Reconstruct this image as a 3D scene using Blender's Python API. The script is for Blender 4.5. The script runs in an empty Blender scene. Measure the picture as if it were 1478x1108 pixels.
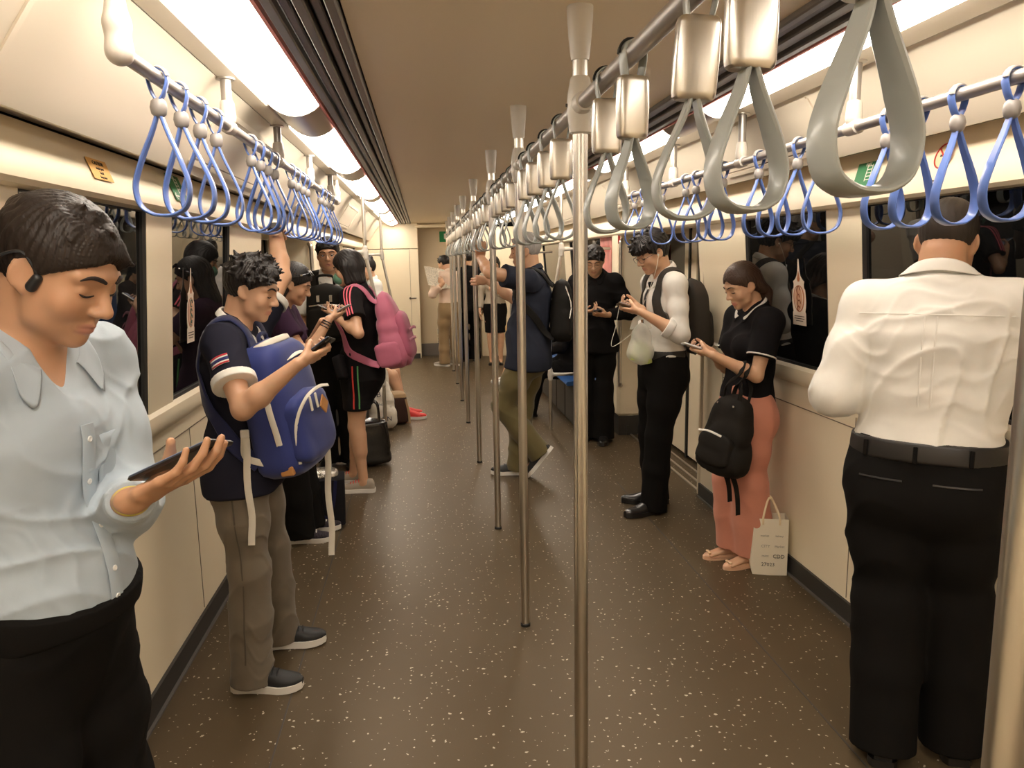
import bpy, math, random, os, time
import numpy as np
from mathutils import Vector, Matrix
T0 = time.time()
random.seed(4)
sc = bpy.context.scene
COL = sc.collection
W_PX, H_PX = 1478, 1108
PI = math.pi
# ------------------------------------------------------------------ camera
CX, HC = -0.3924, 1.58
PITCH, YAW, ROLL, FPX = 0.161, 0.1115, -0.0163, 1111.0
def V3(*a): return np.array(a[0] if len(a) == 1 else a, float)
def nrm(v):
    v = np.asarray(v, float); n = np.linalg.norm(v)
    return v / n if n > 1e-12 else v
def cam_axes():
    cp, sp, cy, sy = math.cos(PITCH), math.sin(PITCH), math.cos(YAW), math.sin(YAW)
    f = V3(sy * cp, cy * cp, -sp); r = V3(cy, -sy, 0); u = np.cross(r, f)
    c, s = math.cos(ROLL), math.sin(ROLL)
    return f, c * r + s * u, -s * r + c * u
CF, CR, CU = cam_axes()
CAMP = V3(CX, 0, HC)
cd = bpy.data.cameras.new('camera'); cam = bpy.data.objects.new('camera', cd); COL.objects.link(cam)
cam.matrix_world = Matrix(((CR[0], CU[0], -CF[0], CX), (CR[1], CU[1], -CF[1], 0), (CR[2], CU[2], -CF[2], HC), (0, 0, 0, 1)))
cd.sensor_fit = 'HORIZONTAL'; cd.sensor_width = 36; cd.lens = FPX / W_PX * 36; cd.clip_start = 0.02; cd.clip_end = 60
sc.camera = cam
def at(u, v, y):
    """world point seen at reference pixel (u, v) at distance y along the car"""
    d = CF + CR * (u - W_PX / 2) / FPX + CU * (H_PX / 2 - v) / FPX
    return CAMP + d * (y / d[1])
def atx(u, v, x):
    d = CF + CR * (u - W_PX / 2) / FPX + CU * (H_PX / 2 - v) / FPX
    return CAMP + d * ((x - CX) / d[0])
# ------------------------------------------------------------------ materials
def mat(name, col, rough=0.5, metal=0.0, spec=0.5, emit=None, es=0.0, alpha=1.0, bump=None, noise=None, sss=0.0, coat=0.0, trans=0.0, sheen=0.0, attr=None):
    m = bpy.data.materials.new(name); m.use_nodes = True
    nt = m.node_tree; b = nt.nodes['Principled BSDF']
    c = (col[0], col[1], col[2], 1)
    b.inputs['Base Color'].default_value = c
    b.inputs['Roughness'].default_value = rough
    b.inputs['Metallic'].default_value = metal
    b.inputs['Specular IOR Level'].default_value = spec
    if sss: 
        b.inputs['Subsurface Weight'].default_value = sss; b.inputs['Subsurface Radius'].default_value = (1, .35, .2); b.inputs['Subsurface Scale'].default_value = 0.008
    if coat: b.inputs['Coat Weight'].default_value = coat; b.inputs['Coat Roughness'].default_value = 0.1
    if trans: b.inputs['Transmission Weight'].default_value = trans
    if sheen: b.inputs['Sheen Weight'].default_value = sheen
    if alpha < 1: b.inputs['Alpha'].default_value = alpha
    if emit: b.inputs['Emission Color'].default_value = (*emit, 1); b.inputs['Emission Strength'].default_value = es
    tc = nt.nodes.new('ShaderNodeTexCoord')
    if attr:
        at_ = nt.nodes.new('ShaderNodeAttribute'); at_.attribute_name = attr
        nt.links.new(at_.outputs['Color'], b.inputs['Base Color'])
    if noise:          # (scale, amount, stretch): mottled colour
        n = nt.nodes.new('ShaderNodeTexNoise'); n.inputs['Scale'].default_value = noise[0]; n.inputs['Detail'].default_value = 4
        mp = nt.nodes.new('ShaderNodeMapping'); mp.inputs['Scale'].default_value = noise[2] if len(noise) > 2 else (1, 1, 1)
        nt.links.new(tc.outputs['Object'], mp.inputs[0]); nt.links.new(mp.outputs[0], n.inputs[0])
        mr = nt.nodes.new('ShaderNodeMapRange'); mr.inputs[1].default_value = .3; mr.inputs[2].default_value = .7
        mr.inputs[3].default_value = 1 - noise[1]; mr.inputs[4].default_value = 1 + noise[1]
        nt.links.new(n.outputs[0], mr.inputs[0])
        mx = nt.nodes.new('ShaderNodeVectorMath'); mx.operation = 'SCALE'
        if attr: nt.links.new(at_.outputs['Color'], mx.inputs[0])
        else: mx.inputs[0].default_value = col
        nt.links.new(mr.outputs[0], mx.inputs['Scale']); nt.links.new(mx.outputs[0], b.inputs['Base Color'])
    if bump:           # (scale, strength, distance, stretch)
        n = nt.nodes.new('ShaderNodeTexNoise'); n.inputs['Scale'].default_value = bump[0]; n.inputs['Detail'].default_value = 5
        mp = nt.nodes.new('ShaderNodeMapping'); mp.inputs['Scale'].default_value = bump[3] if len(bump) > 3 else (1, 1, 1)
        nt.links.new(tc.outputs['Object'], mp.inputs[0]); nt.links.new(mp.outputs[0], n.inputs[0])
        bp = nt.nodes.new('ShaderNodeBump'); bp.inputs['Strength'].default_value = bump[1]; bp.inputs['Distance'].default_value = bump[2]
        nt.links.new(n.outputs[0], bp.inputs['Height']); nt.links.new(bp.outputs[0], b.inputs['Normal'])
    return m
# ------------------------------------------------------------------ objects
def tag(o, label=None, cat=None, group=None, kind=None):
    if label: o['label'] = label
    if cat: o['category'] = cat
    if group: o['group'] = group
    if kind: o['kind'] = kind
    return o
def empty(name, loc, label=None, cat=None, group=None, rz=0):
    o = bpy.data.objects.new(name, None); COL.objects.link(o); o.location = loc; o.rotation_euler = (0, 0, rz); o.empty_display_size = .05
    return tag(o, label, cat, group)
def origin(o):
    p = V3(0, 0, 0)
    while o is not None: p = p + V3(o.location); o = o.parent
    return p
def make(name, V, F, m, parent=None, loc=None, smooth=True, col=None, angle=None):
    """one mesh object from world-space vertices; V is moved to the parent's (or loc's) origin"""
    V = np.asarray(V, np.float32).reshape(-1, 3)
    off = origin(parent) if parent is not None else (V3(0, 0, 0) if loc is None else V3(loc))
    me = bpy.data.meshes.new(name)
    V2 = (V - off).astype(np.float32)
    if isinstance(F, np.ndarray):
        n = len(F); me.vertices.add(len(V2)); me.vertices.foreach_set('co', V2.ravel())
        me.loops.add(n * 4); me.loops.foreach_set('vertex_index', F.astype(np.int32).ravel())
        me.polygons.add(n); me.polygons.foreach_set('loop_start', np.arange(0, n * 4, 4, dtype=np.int32))
        me.update(calc_edges=True); me.validate()
    else:
        me.from_pydata(V2.tolist(), [], F); me.update()
    if smooth: me.polygons.foreach_set('use_smooth', np.ones(len(me.polygons), bool))
    if angle is not None: me.set_sharp_from_angle(angle=math.radians(angle))
    if col is not None:
        ca = me.color_attributes.new('Col', 'FLOAT_COLOR', 'POINT')
        c4 = np.ones((len(V2), 4), np.float32); c4[:, :3] = col; ca.data.foreach_set('color', c4.ravel())
    if isinstance(m, (list, tuple)):
        for x in m: me.materials.append(x)
    else: me.materials.append(m)
    o = bpy.data.objects.new(name, me); COL.objects.link(o)
    if parent is not None: o.parent = parent
    elif loc is not None: o.location = loc
    return o
def frame(d, hint=(0, 0, 1)):
    d = nrm(d); h = V3(hint)
    if abs(d @ nrm(h)) > .99: h = V3(1, 0, 0) if abs(d[0]) < .9 else V3(0, 1, 0)
    x = nrm(np.cross(h, d)); return x, np.cross(d, x), d
class MB:
    """collects shapes into one mesh"""
    def __init__(s): s.V = []; s.F = []
    def add(s, V, F):
        n = len(s.V); s.V += [tuple(v) for v in V]; s.F += [tuple(i + n for i in f) for f in F]; return s
    def box(s, c, size, R=None, bev=0.0):
        c = V3(c); h = V3(size) / 2; R = np.eye(3) if R is None else np.asarray(R)
        if bev <= 0:
            P = [(x, y, z) for x in (-1, 1) for y in (-1, 1) for z in (-1, 1)]
            V = [c + R @ (V3(p) * h) for p in P]
            return s.add(V, [(0, 1, 3, 2), (4, 6, 7, 5), (0, 4, 5, 1), (2, 3, 7, 6), (0, 2, 6, 4), (1, 5, 7, 3)])
        b = min(bev, min(h) * .98); V = []; idx = {}
        for sx in (-1, 1):
            for sy in (-1, 1):
                for sz in (-1, 1):
                    for ax in range(3):
                        q = V3(sx, sy, sz) * (h - b); q[ax] = (sx, sy, sz)[ax] * h[ax]
                        idx[(sx, sy, sz, ax)] = len(V); V.append(c + R @ q)
        F = []
        for ax in range(3):
            a, bb = (ax + 1) % 3, (ax + 2) % 3
            for sg in (-1, 1):
                k = []
                for (p, q) in ((-1, -1), (1, -1), (1, 1), (-1, 1)):
                    t = [0, 0, 0]; t[ax] = sg; t[a] = p; t[bb] = q; k.append(idx[(*t, ax)])
                F.append(tuple(k if sg > 0 else k[::-1]))
            for p in (-1, 1):
                for q in (-1, 1):
                    t = [0, 0, 0]; t[a] = p; t[bb] = q
                    k = []
                    for e, xx in ((-1, a), (1, a), (1, bb), (-1, bb)):
                        t[ax] = e; k.append(idx[(*t, xx)])
                    F.append(tuple(k if p * q < 0 else k[::-1]))
        for sx in (-1, 1):
            for sy in (-1, 1):
                for sz in (-1, 1):
                    k = [idx[(sx, sy, sz, a)] for a in range(3)]; F.append(tuple(k if sx * sy * sz > 0 else k[::-1]))
        return s.add(V, F)
    def loft(s, rings, caps=True, closed=False):
        n = len(rings[0]); V = [p for r in rings for p in r]; F = []
        m = len(rings)
        for i in range(m if closed else m - 1):
            a, b = i * n, ((i + 1) % m) * n
            for j in range(n): k = (j + 1) % n; F.append((a + j, a + k, b + k, b + j))
        if caps and not closed: F.append(tuple(range(n))[::-1]); F.append(tuple(range((m - 1) * n, m * n)))
        return s.add(V, F)
    def cyl(s, a, b, r0, r1=None, n=16, caps=True):
        return s.tube([a, b], [r0, r0 if r1 is None else r1], n, caps)
    def tube(s, path, r, n=8, caps=True, closed=False, hint=(0, 0, 1)):
        P = [V3(p) for p in path]; m = len(P)
        r = [r] * m if np.isscalar(r) else list(r); rings = []; x0 = None
        for i in range(m):
            if closed: d = P[(i + 1) % m] - P[i - 1]
            else: d = P[min(i + 1, m - 1)] - P[max(i - 1, 0)]
            d = nrm(d)
            if x0 is None: x0 = frame(d, hint)[0]
            x0 = nrm(x0 - d * (x0 @ d)); y0 = np.cross(d, x0)
            rings.append([P[i] + r[i] * (math.cos(2 * PI * j / n) * x0 + math.sin(2 * PI * j / n) * y0) for j in range(n)])
        return s.loft(rings, caps, closed)
    def ribbon(s, path, nor, w, t, closed=False, rnd=True):
        """strap: path points, a normal per point, width w, thickness t"""
        P = [V3(p) for p in path]; m = len(P); rings = []
        for i in range(m):
            d = nrm(P[(i + 1) % m] - P[i - 1]) if closed else nrm(P[min(i + 1, m - 1)] - P[max(i - 1, 0)])
            nn = nor[i] if not callable(nor) else nor(P[i])
            nn = nrm(V3(nn) - d * (V3(nn) @ d)); l = np.cross(d, nn); ww = (w if np.isscalar(w) else w[i]) / 2; tt = t / 2
            c = min(tt, ww * .3) if rnd else 0
            rings.append([P[i] + l * a + nn * b for a, b in ((-ww, -tt * .3), (-ww + c, -tt), (ww - c, -tt), (ww, -tt * .3), (ww, tt * .3), (ww - c, tt), (-ww + c, tt), (-ww, tt * .3))])
        return s.loft(rings, True, closed)
    def lathe(s, prof, c, axis=(0, 0, 1), n=20, caps=True, xs=1.0, hint=(0, 1, 0)):
        c = V3(c); x, y, z = frame(axis, hint)
        return s.loft([[c + z * h + r * (math.cos(2 * PI * j / n) * x * xs + math.sin(2 * PI * j / n) * y) for j in range(n)] for r, h in prof], caps)
    def ext(s, poly, o, x, y, d):
        """outline poly in the plane o + x,y; extruded by vector d"""
        o, x, y, d = V3(o), V3(x), V3(y), V3(d)
        a = [o + x * p[0] + y * p[1] for p in poly]
        if np.cross(x, y) @ d < 0: a = a[::-1]
        return s.loft([a, [p + d for p in a]])
    def build(s, name, m, parent=None, loc=None, smooth=True, angle=35):
        return make(name, s.V, s.F, m, parent, loc, smooth, None, angle)
def rotz(a): c, s_ = math.cos(a), math.sin(a); return np.array([[c, -s_, 0], [s_, c, 0], [0, 0, 1]])
def basis(x, y, z): return np.array([x, y, z]).T
def spline(pts, n):
    """Catmull-Rom through pts, n points in all"""
    P = np.array([V3(p) for p in pts]); m = len(P)
    if m < 3: return [P[0] + (P[-1] - P[0]) * t for t in np.linspace(0, 1, n)]
    Q = np.vstack([2 * P[0] - P[1], P, 2 * P[-1] - P[-2]]); out = []
    for t in np.linspace(0, m - 1 - 1e-9, n):
        i = int(t); f = t - i; a, b, c, d = Q[i:i + 4]
        out.append(.5 * ((2 * b) + (c - a) * f + (2 * a - 5 * b + 4 * c - d) * f * f + (3 * b - a - 3 * c + d) * f ** 3))
    return out
def copy_tree(o, parent=None):
    c = o.copy(); COL.objects.link(c); c.parent = parent
    for ch in list(o.children): copy_tree(ch, c)
    return c
def text_mesh(body, size, o, x, y, m, name, parent, depth=.0006, align='CENTER'):
    cu = bpy.data.curves.new(name, 'FONT'); cu.body = body; cu.size = size; cu.align_x = align; cu.align_y = 'CENTER'; cu.extrude = depth; cu.resolution_u = 2
    ob = bpy.data.objects.new(name, cu); COL.objects.link(ob)
    me = bpy.data.meshes.new_from_object(ob); bpy.data.objects.remove(ob); bpy.data.curves.remove(cu)
    V = np.zeros(len(me.vertices) * 3, np.float32); me.vertices.foreach_get('co', V); V = V.reshape(-1, 3)
    x, y, o = V3(x), V3(y), V3(o); z = np.cross(x, y)
    Wd = o + V[:, :1] * x + V[:, 1:2] * y + V[:, 2:] * z
    F = [tuple(p.vertices) for p in me.polygons]; bpy.data.meshes.remove(me)
    return make(name, Wd, F, m, parent, None, False)
# ------------------------------------------------------------------ implicit surfaces (bodies, clothes, hair, soft bags)
class E:
    """elliptical tapered capsule a->b. ra, rb = (across, through); lat = across direction"""
    __slots__ = ('a', 'b', 'ra', 'rb', 'L', 'Fv', 'T', 'rt', 'k', 'sub', 'cuts', 'round')
    def __init__(s, a, b, ra, rb=None, lat=None, k=.02, sub=False, cuts=(), rt=None):
        s.a, s.b = V3(a), V3(b); rb = ra if rb is None else rb
        s.ra = (ra, ra) if np.isscalar(ra) else tuple(ra); s.rb = (rb, rb) if np.isscalar(rb) else tuple(rb)
        d = s.b - s.a; T = nrm(d) if np.linalg.norm(d) > 1e-6 else None
        if lat is None: L = frame(T if T is not None else V3(0, 0, 1))[0]
        else: L = nrm(lat)
        if T is None: T = frame(L)[0] if rt is None else nrm(np.cross(L, V3(0, 1, 0)) if abs(L[1]) < .9 else np.cross(L, V3(1, 0, 0)))
        L = nrm(L - T * (L @ T)); s.L, s.T, s.Fv = L, T, np.cross(T, L)
        s.rt = rt; s.k, s.sub, s.cuts = k, sub, list(cuts)
        s.round = s.ra[0] == s.ra[1] and s.rb[0] == s.rb[1] and rt is None
    def ev(s, P):
        ba = s.b - s.a; L2 = float(ba @ ba); q = P - s.a
        if L2 > 1e-10:
            h = np.clip(q @ (ba / L2), 0, 1); q = q - h[:, None] * ba
        else: h = np.zeros(len(P))
        if s.round: d = np.sqrt(np.einsum('ij,ij->i', q, q)) - (s.ra[0] + (s.rb[0] - s.ra[0]) * h)
        else:
            rx = s.ra[0] + (s.rb[0] - s.ra[0]) * h; ry = s.ra[1] + (s.rb[1] - s.ra[1]) * h
            rt = np.minimum(rx, ry) if s.rt is None else s.rt
            x, y, t = (q @ s.L) / rx, (q @ s.Fv) / ry, (q @ s.T) / rt
            k0 = np.sqrt(x * x + y * y + t * t); k1 = np.sqrt((x / rx) ** 2 + (y / ry) ** 2 + (t / rt) ** 2)
            d = np.where(k0 > 1e-4, k0 * (k0 - 1) / np.maximum(k1, 1e-6), -np.minimum(rx, ry))
        for c, n in s.cuts: d = np.maximum(d, (P - c) @ n)
        return d
    def grow(s, o, cuts=(), k=None):
        e = E.__new__(E)
        for n in E.__slots__: setattr(e, n, getattr(s, n))
        e.ra = tuple(r + o for r in s.ra); e.rb = tuple(r + o for r in s.rb); e.cuts = list(s.cuts) + list(cuts)
        if s.rt is not None: e.rt = s.rt + o
        if k is not None: e.k = k
        return e
def ell(c, r, lat, fwd, k=.02, sub=False):
    """ellipsoid: r = (along lat, along fwd, along lat x fwd)"""
    e = E(c, c, (r[0], r[1]), lat=lat, k=k, sub=sub, rt=r[2])
    e.L = nrm(lat); f = nrm(V3(fwd) - e.L * (V3(fwd) @ e.L)); e.Fv = f; e.T = np.cross(e.L, f); e.round = False
    return e
def sdf(prims, P, idx=None):
    d = None; subs = []
    for i in (range(len(prims)) if idx is None else idx):
        p = prims[i]; e = p.ev(P)
        if p.sub: subs.append((e, p.k)); continue
        if d is None: d = e
        else:
            h = np.clip(.5 + .5 * (e - d) / p.k, 0, 1); d = e + (d - e) * h - p.k * h * (1 - h)
    if d is None: d = np.full(len(P), 1.0)
    for e, k in subs:
        h = np.clip(.5 - .5 * (e + d) / k, 0, 1); d = d + (-e - d) * h + k * h * (1 - h)
    return d
CORN = np.array([(i, j, k) for i in (0, 1) for j in (0, 1) for k in (0, 1)])
def surf(prims, vox, disp=None, cuts=(), B=16, slack=.012):
    """polygonise by surface nets over sparse blocks -> verts, quads"""
    lo = np.full(3, 1e9); hi = -lo
    for p in prims:
        if p.sub: continue
        r = max(max(p.ra), max(p.rb), p.rt or 0) + .02
        lo = np.minimum(lo, np.minimum(p.a, p.b) - r); hi = np.maximum(hi, np.maximum(p.a, p.b) + r)
    bs = vox * B; nb = np.ceil((hi - lo) / bs).astype(int) + 1
    g = np.stack(np.meshgrid(*[np.arange(n) for n in nb], indexing='ij'), -1).reshape(-1, 3)
    C = lo + (g + .5) * bs; R = bs * .5 * 1.7321
    D = np.stack([p.ev(C) for p in prims], 1)
    isub = np.array([p.sub for p in prims])
    Dm = np.where(isub, 1e9, D); kmax = max(p.k for p in prims)
    near = Dm.min(1)
    act = np.where((near < R * 1.15 + kmax + slack) & (near > -R * 2.2 - kmax * .5 - (10 if cuts else slack)))[0]
    ax = np.arange(B + 1); loc = np.stack(np.meshgrid(ax, ax, ax, indexing='ij'), -1).reshape(-1, 3)
    N = (nb * B + 2).astype(np.int64); ids = []; vs = []; quads = []
    lin = lambda c: (c[..., 0] * N[1] + c[..., 1]) * N[2] + c[..., 2]
    for b in act:
        sel = np.where((D[b] < max(near[b], -R) + 2.3 * R + kmax) & (~isub | (D[b] < R * 1.2 + kmax)))[0]
        if not len(sel) or isub[sel].all(): continue
        o = g[b] * B; P = lo + (o + loc) * vox
        d = sdf(prims, P, sel)
        if disp is not None: d = d + disp(P)
        for c, n in cuts: d = np.maximum(d, (P - c) @ n)
        ins = d < 0
        if ins.all() or not ins.any(): continue
        d = d.reshape(B + 1, B + 1, B + 1); ins = ins.reshape(B + 1, B + 1, B + 1)
        cs = sum(ins[i:B + i, j:B + j, k:B + k].astype(np.int8) for i, j, k in CORN)
        cc = np.argwhere((cs > 0) & (cs < 8))
        if len(cc):
            dv = np.stack([d[cc[:, 0] + i, cc[:, 1] + j, cc[:, 2] + k] for i, j, k in CORN], 1)
            acc = np.zeros((len(cc), 3)); cnt = np.zeros(len(cc))
            for u in range(8):
                for axn in range(3):
                    if CORN[u][axn]: continue
                    w = u + (4, 2, 1)[axn]; a, e = dv[:, u], dv[:, w]; x = (a < 0) != (e < 0)
                    t = np.where(x, a / np.where(x, a - e, 1), 0)
                    pt = CORN[u] + 0.0 * acc; pt[:, axn] += t
                    acc += np.where(x[:, None], pt, 0); cnt += x
            vs.append(lo + (o + cc + acc / cnt[:, None]) * vox); ids.append(lin(o + cc))
        for axn in range(3):
            s0 = [slice(0, B)] * 3; s1 = list(s0); s1[axn] = slice(1, B + 1)
            A, Z = ins[tuple(s0)], ins[tuple(s1)]; e = np.argwhere(A != Z)
            if not len(e): continue
            fl = A[e[:, 0], e[:, 1], e[:, 2]]; p = o + e
            u, w = (axn + 1) % 3, (axn + 2) % 3; U = np.zeros(3, int); U[u] = 1; Wv = np.zeros(3, int); Wv[w] = 1
            q = np.stack([lin(p - U - Wv), lin(p - Wv), lin(p), lin(p - U)], 1)
            q[~fl] = q[~fl][:, ::-1]; quads.append(q)
    if not vs: return np.zeros((0, 3)), np.zeros((0, 4), int)
    V = np.concatenate(vs); I = np.concatenate(ids); Q = np.concatenate(quads)
    od = np.argsort(I); I = I[od]; V = V[od]
    j = np.clip(np.searchsorted(I, Q), 0, len(I) - 1); ok = (I[j] == Q).all(1)
    return V, j[ok]
def islands(V, Q, keep=.03):
    """drop small loose crumbs: keeps connected pieces holding more than keep of the vertices"""
    n = len(V); lab = np.arange(n)
    while True:
        m = lab[Q].min(1); new = lab.copy()
        for c in range(4): np.minimum.at(new, Q[:, c], m)
        new = new[new]
        if (new == lab).all(): break
        lab = new
    u, c = np.unique(lab, return_counts=True); good = np.isin(lab, u[c >= max(keep * n, 4)])
    r = np.cumsum(good) - 1; k = good[Q].all(1)
    return V[good], r[Q[k]]
def relax(V, Q, it=1, f=.5):
    for _ in range(it):
        S = np.zeros_like(V); n = np.zeros(len(V))
        for a, b in ((0, 1), (1, 2), (2, 3), (3, 0)):
            for i in range(3):
                S[:, i] += np.bincount(Q[:, a], V[Q[:, b], i], len(V)) + np.bincount(Q[:, b], V[Q[:, a], i], len(V))
            n += np.bincount(Q[:, a], minlength=len(V)) + np.bincount(Q[:, b], minlength=len(V))
        V = V + f * (S / np.maximum(n, 1)[:, None] - V)
    return V
def blob(name, prims, vox, m, parent=None, loc=None, disp=None, cuts=(), col=None, sm=1, keep=.03, slack=.012):
    V, Q = surf(prims, vox, disp, cuts, slack=slack)
    if len(V): V, Q = islands(V, Q, keep)
    if sm: V = relax(V, Q, sm)
    c = None if col is None else col(V)
    return make(name, V, Q, m, parent, loc, True, c)
def grad(prims, P, e=.002):
    P = np.atleast_2d(P)
    g = np.stack([sdf(prims, P + V3(np.eye(3)[i]) * e) - sdf(prims, P - V3(np.eye(3)[i]) * e) for i in range(3)], 1)
    return g / np.maximum(np.linalg.norm(g, axis=1, keepdims=True), 1e-9)
def cling(prims, P, off=.002, it=6):
    """pull points onto the surface + off; returns points and normals"""
    P = np.array(P, float)
    for _ in range(it):
        n = grad(prims, P); d = sdf(prims, P); P = P - n * np.clip(d - off, -.03, .03)[:, None]
    return P, grad(prims, P)
def cast(prims, o, d, mx=1.0):
    """march from o along d to the surface"""
    p = V3(o); d = nrm(d); t = 0
    for _ in range(60):
        s = float(sdf(prims, (p + d * t)[None])[0])
        if s < 5e-4: break
        if t > mx: return p + d * .30
        t += max(s * .8, 4e-4)
    return p + d * t
def folds(amp, freq, ax=(0, 0, 1), seed=0, warp=1.0):
    """cloth creases: ridged, warped waves across direction ax"""
    r = np.random.RandomState(seed); ax = nrm(ax); b, c, _ = frame(ax, (.3, .5, .8)); ph = r.rand(6) * 6.28
    def f(P):
        x, y, z = P @ ax, P @ b, P @ c
        w = np.sin(y * freq * .55 + ph[0] + 1.3 * np.sin(z * freq * .4 + ph[1])) * warp + np.sin(z * freq * .7 + ph[2] + x * freq * .3) * warp * .7
        s = np.sin(x * freq + 1.8 * w + ph[3])
        m = .5 + .5 * np.sin(y * freq * .33 + ph[4] + np.sin(x * freq * .4 + z * freq * .25 + ph[5]))
        s2 = np.sin(x * freq * 2.3 + 2.1 * w + ph[1] + y * freq)
        return amp * m * ((1 - np.abs(s)) ** 2 * -1.3 + .45 + .25 * s2)
    return f
# ------------------------------------------------------------------ people
UP = V3(0, 0, 1)
SK = {}
def skin_mat(key):
    if key not in SK: SK[key] = mat('skin_' + key, (.5, .3, .2), .48, attr='Col', sss=.12, bump=(260, .12, .001), noise=(14, .05))
    return SK[key]
SKIN = {'tan': (.50, .272, .155), 'light': (.62, .365, .225), 'mid': (.55, .315, .19), 'pale': (.66, .42, .28)}
def rot_about(v, ax, a):
    ax = nrm(ax); return v * math.cos(a) + np.cross(ax, v) * math.sin(a) + ax * (ax @ v) * (1 - math.cos(a))
class Person:
    def __init__(s, label, x, y, face, H=1.7, w=1.0, sex='m', lean=0, twist=0, head=(0, 20, 0), neckf=.3, shf=0.0, hip=(0, 0, 0), hipz=None,
                 feet=((.02, .09, 8), (.02, -.09, -8)), skin='mid', vox=.005, belly=0.0, shw=1.0, jaw=1.0, nose=1.0, neckw=1.0, ankle_z=None, knee_out=0.0, gaze='down', headk=1.0, shod=True):
        s.H, s.w, s.sex, s.vox, s.skin = H, w, sex, vox, skin
        a = math.radians(face); s.F = V3(math.cos(a), math.sin(a), 0); s.R = np.cross(s.F, UP); s.base = V3(x, y, 0)
        s.label = label; s.gaze = gaze; s.shod = shod
        le = math.radians(lean); s.U = nrm(math.cos(le) * UP + math.sin(le) * s.F); s.CF = nrm(math.cos(le) * s.F - math.sin(le) * UP)
        tw = math.radians(twist); s.CR = rot_about(s.R, s.U, tw); s.CF = rot_about(s.CF, s.U, tw)
        hz = .525 * H if hipz is None else hipz
        s.hipC = s.base + s.F * hip[0] + s.R * hip[1] + UP * (hz + hip[2])
        s.nb = s.hipC + s.U * .307 * H
        hw = .104 * H * shw
        s.sh = {1: s.nb - s.U * .022 * H + s.CR * hw + s.CF * shf, -1: s.nb - s.U * .022 * H - s.CR * hw + s.CF * shf}   # 1 = right, -1 = left
        yw, pt, rl = [math.radians(q) for q in head]
        f0 = rot_about(s.CF - s.U * 0, UP, yw); f0 = nrm(V3(f0[0], f0[1], 0)); r0 = np.cross(f0, UP)
        s.hf = math.cos(pt) * f0 - math.sin(pt) * UP; s.hu = math.cos(pt) * UP + math.sin(pt) * f0; s.hr = r0
        s.hu = rot_about(s.hu, s.hf, rl); s.hr = np.cross(s.hf, s.hu)
        s.k = .135 * H / .232 * headk
        nd = nrm(s.U + s.CF * neckf); s.nt = s.nb + nd * .045 * H
        s.hc = s.nt + s.hu * .050 * H + s.hf * .012
        s.jaw, s.nose, s.neckw, s.belly = jaw, nose, neckw, belly
        s.elb, s.wr, s.hand = {}, {}, {}
        s.hp = {i: s.hipC + s.R * i * .052 * H - UP * .012 * H for i in (1, -1)}
        s.kn, s.an, s.toe, s.fd = {}, {}, {}, {}
        for i, ft in zip((-1, 1), feet):        # left foot first: (forward, to the left, toe-out angle, heel lift)
            fd = rot_about(s.F, UP, math.radians(ft[2])); lift = ft[3] if len(ft) > 3 else 0
            an = s.base + s.F * ft[0] - s.R * ft[1] + UP * (.046 * H + lift)
            s.leg(i, an, fd, knee_out, ft[4] if len(ft) > 4 else 0)
        s.pr = {}
        s.kids = []
    def leg(s, i, an, fd, ko=0, pitch=0):
        hint = s.F + s.R * i * ko
        s.kn[i], s.an[i] = ik(s.hp[i], an, .2365 * s.H, .2325 * s.H, hint)
        p = math.radians(pitch); s.fd[i] = nrm(fd * math.cos(p) - UP * math.sin(p)); s.toe[i] = s.an[i] + s.fd[i] * .115 * s.H - UP * .028 * s.H * math.cos(p)
    def arm(s, i, wrist, hint):
        s.elb[i], s.wr[i] = ik(s.sh[i], V3(wrist), .172 * s.H, .150 * s.H, hint)
    def hang(s, i, fwd=.03, out=.10, low=.33):
        s.arm(i, s.sh[i] - UP * .312 * s.H + s.CF * fwd + s.CR * i * out * .5, -s.CF + s.CR * i * .5)
        s.set_hand(i, -UP + s.CF * .1, -s.CR * i, (18, 24, 15))
    def set_hand(s, i, D, N, curl=(20, 30, 20), spread=.06, thumb=(.55, .75, .35), per=None, tcurl=15):
        s.hand[i] = (nrm(D), nrm(V3(N) - nrm(D) * (V3(N) @ nrm(D))), curl, spread, thumb, per, tcurl)
    def hold(s, i, c, lng, pn, hint=None, sl=.0):
        """hand i cradling a phone: c centre, lng long axis pointing away from the person, pn screen normal"""
        lng = nrm(lng); pn = nrm(pn); lat = np.cross(pn, lng)          # to the left of the screen
        D = nrm(lng * .62 + lat * i * .78); k = s.H / 1.7
        w = V3(c) - pn * .0215 * k - D * .094 * k + lng * sl
        s.arm(i, w, -UP * 1.0 - s.CF * .25 + s.CR * i * .35 if hint is None else hint)
        s.set_hand(i, D, pn, (4, 74, 52), .05, (.28, .75, .60), None, 30)
    def grip(s, i, g, axis, N, hint):
        """fist of hand i round a bar through g; N = palm normal"""
        axis = nrm(axis); N = nrm(V3(N) - axis * (V3(N) @ axis)); D = np.cross(N, axis)
        if D @ (V3(g) - s.sh[i]) < 0: D = -D
        k = s.H / 1.7; s.arm(i, V3(g) - D * .082 * k - N * .026 * k, hint)
        s.set_hand(i, D, N, (62, 82, 55), .02, (.10, .70, .85), None, 45)
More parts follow.
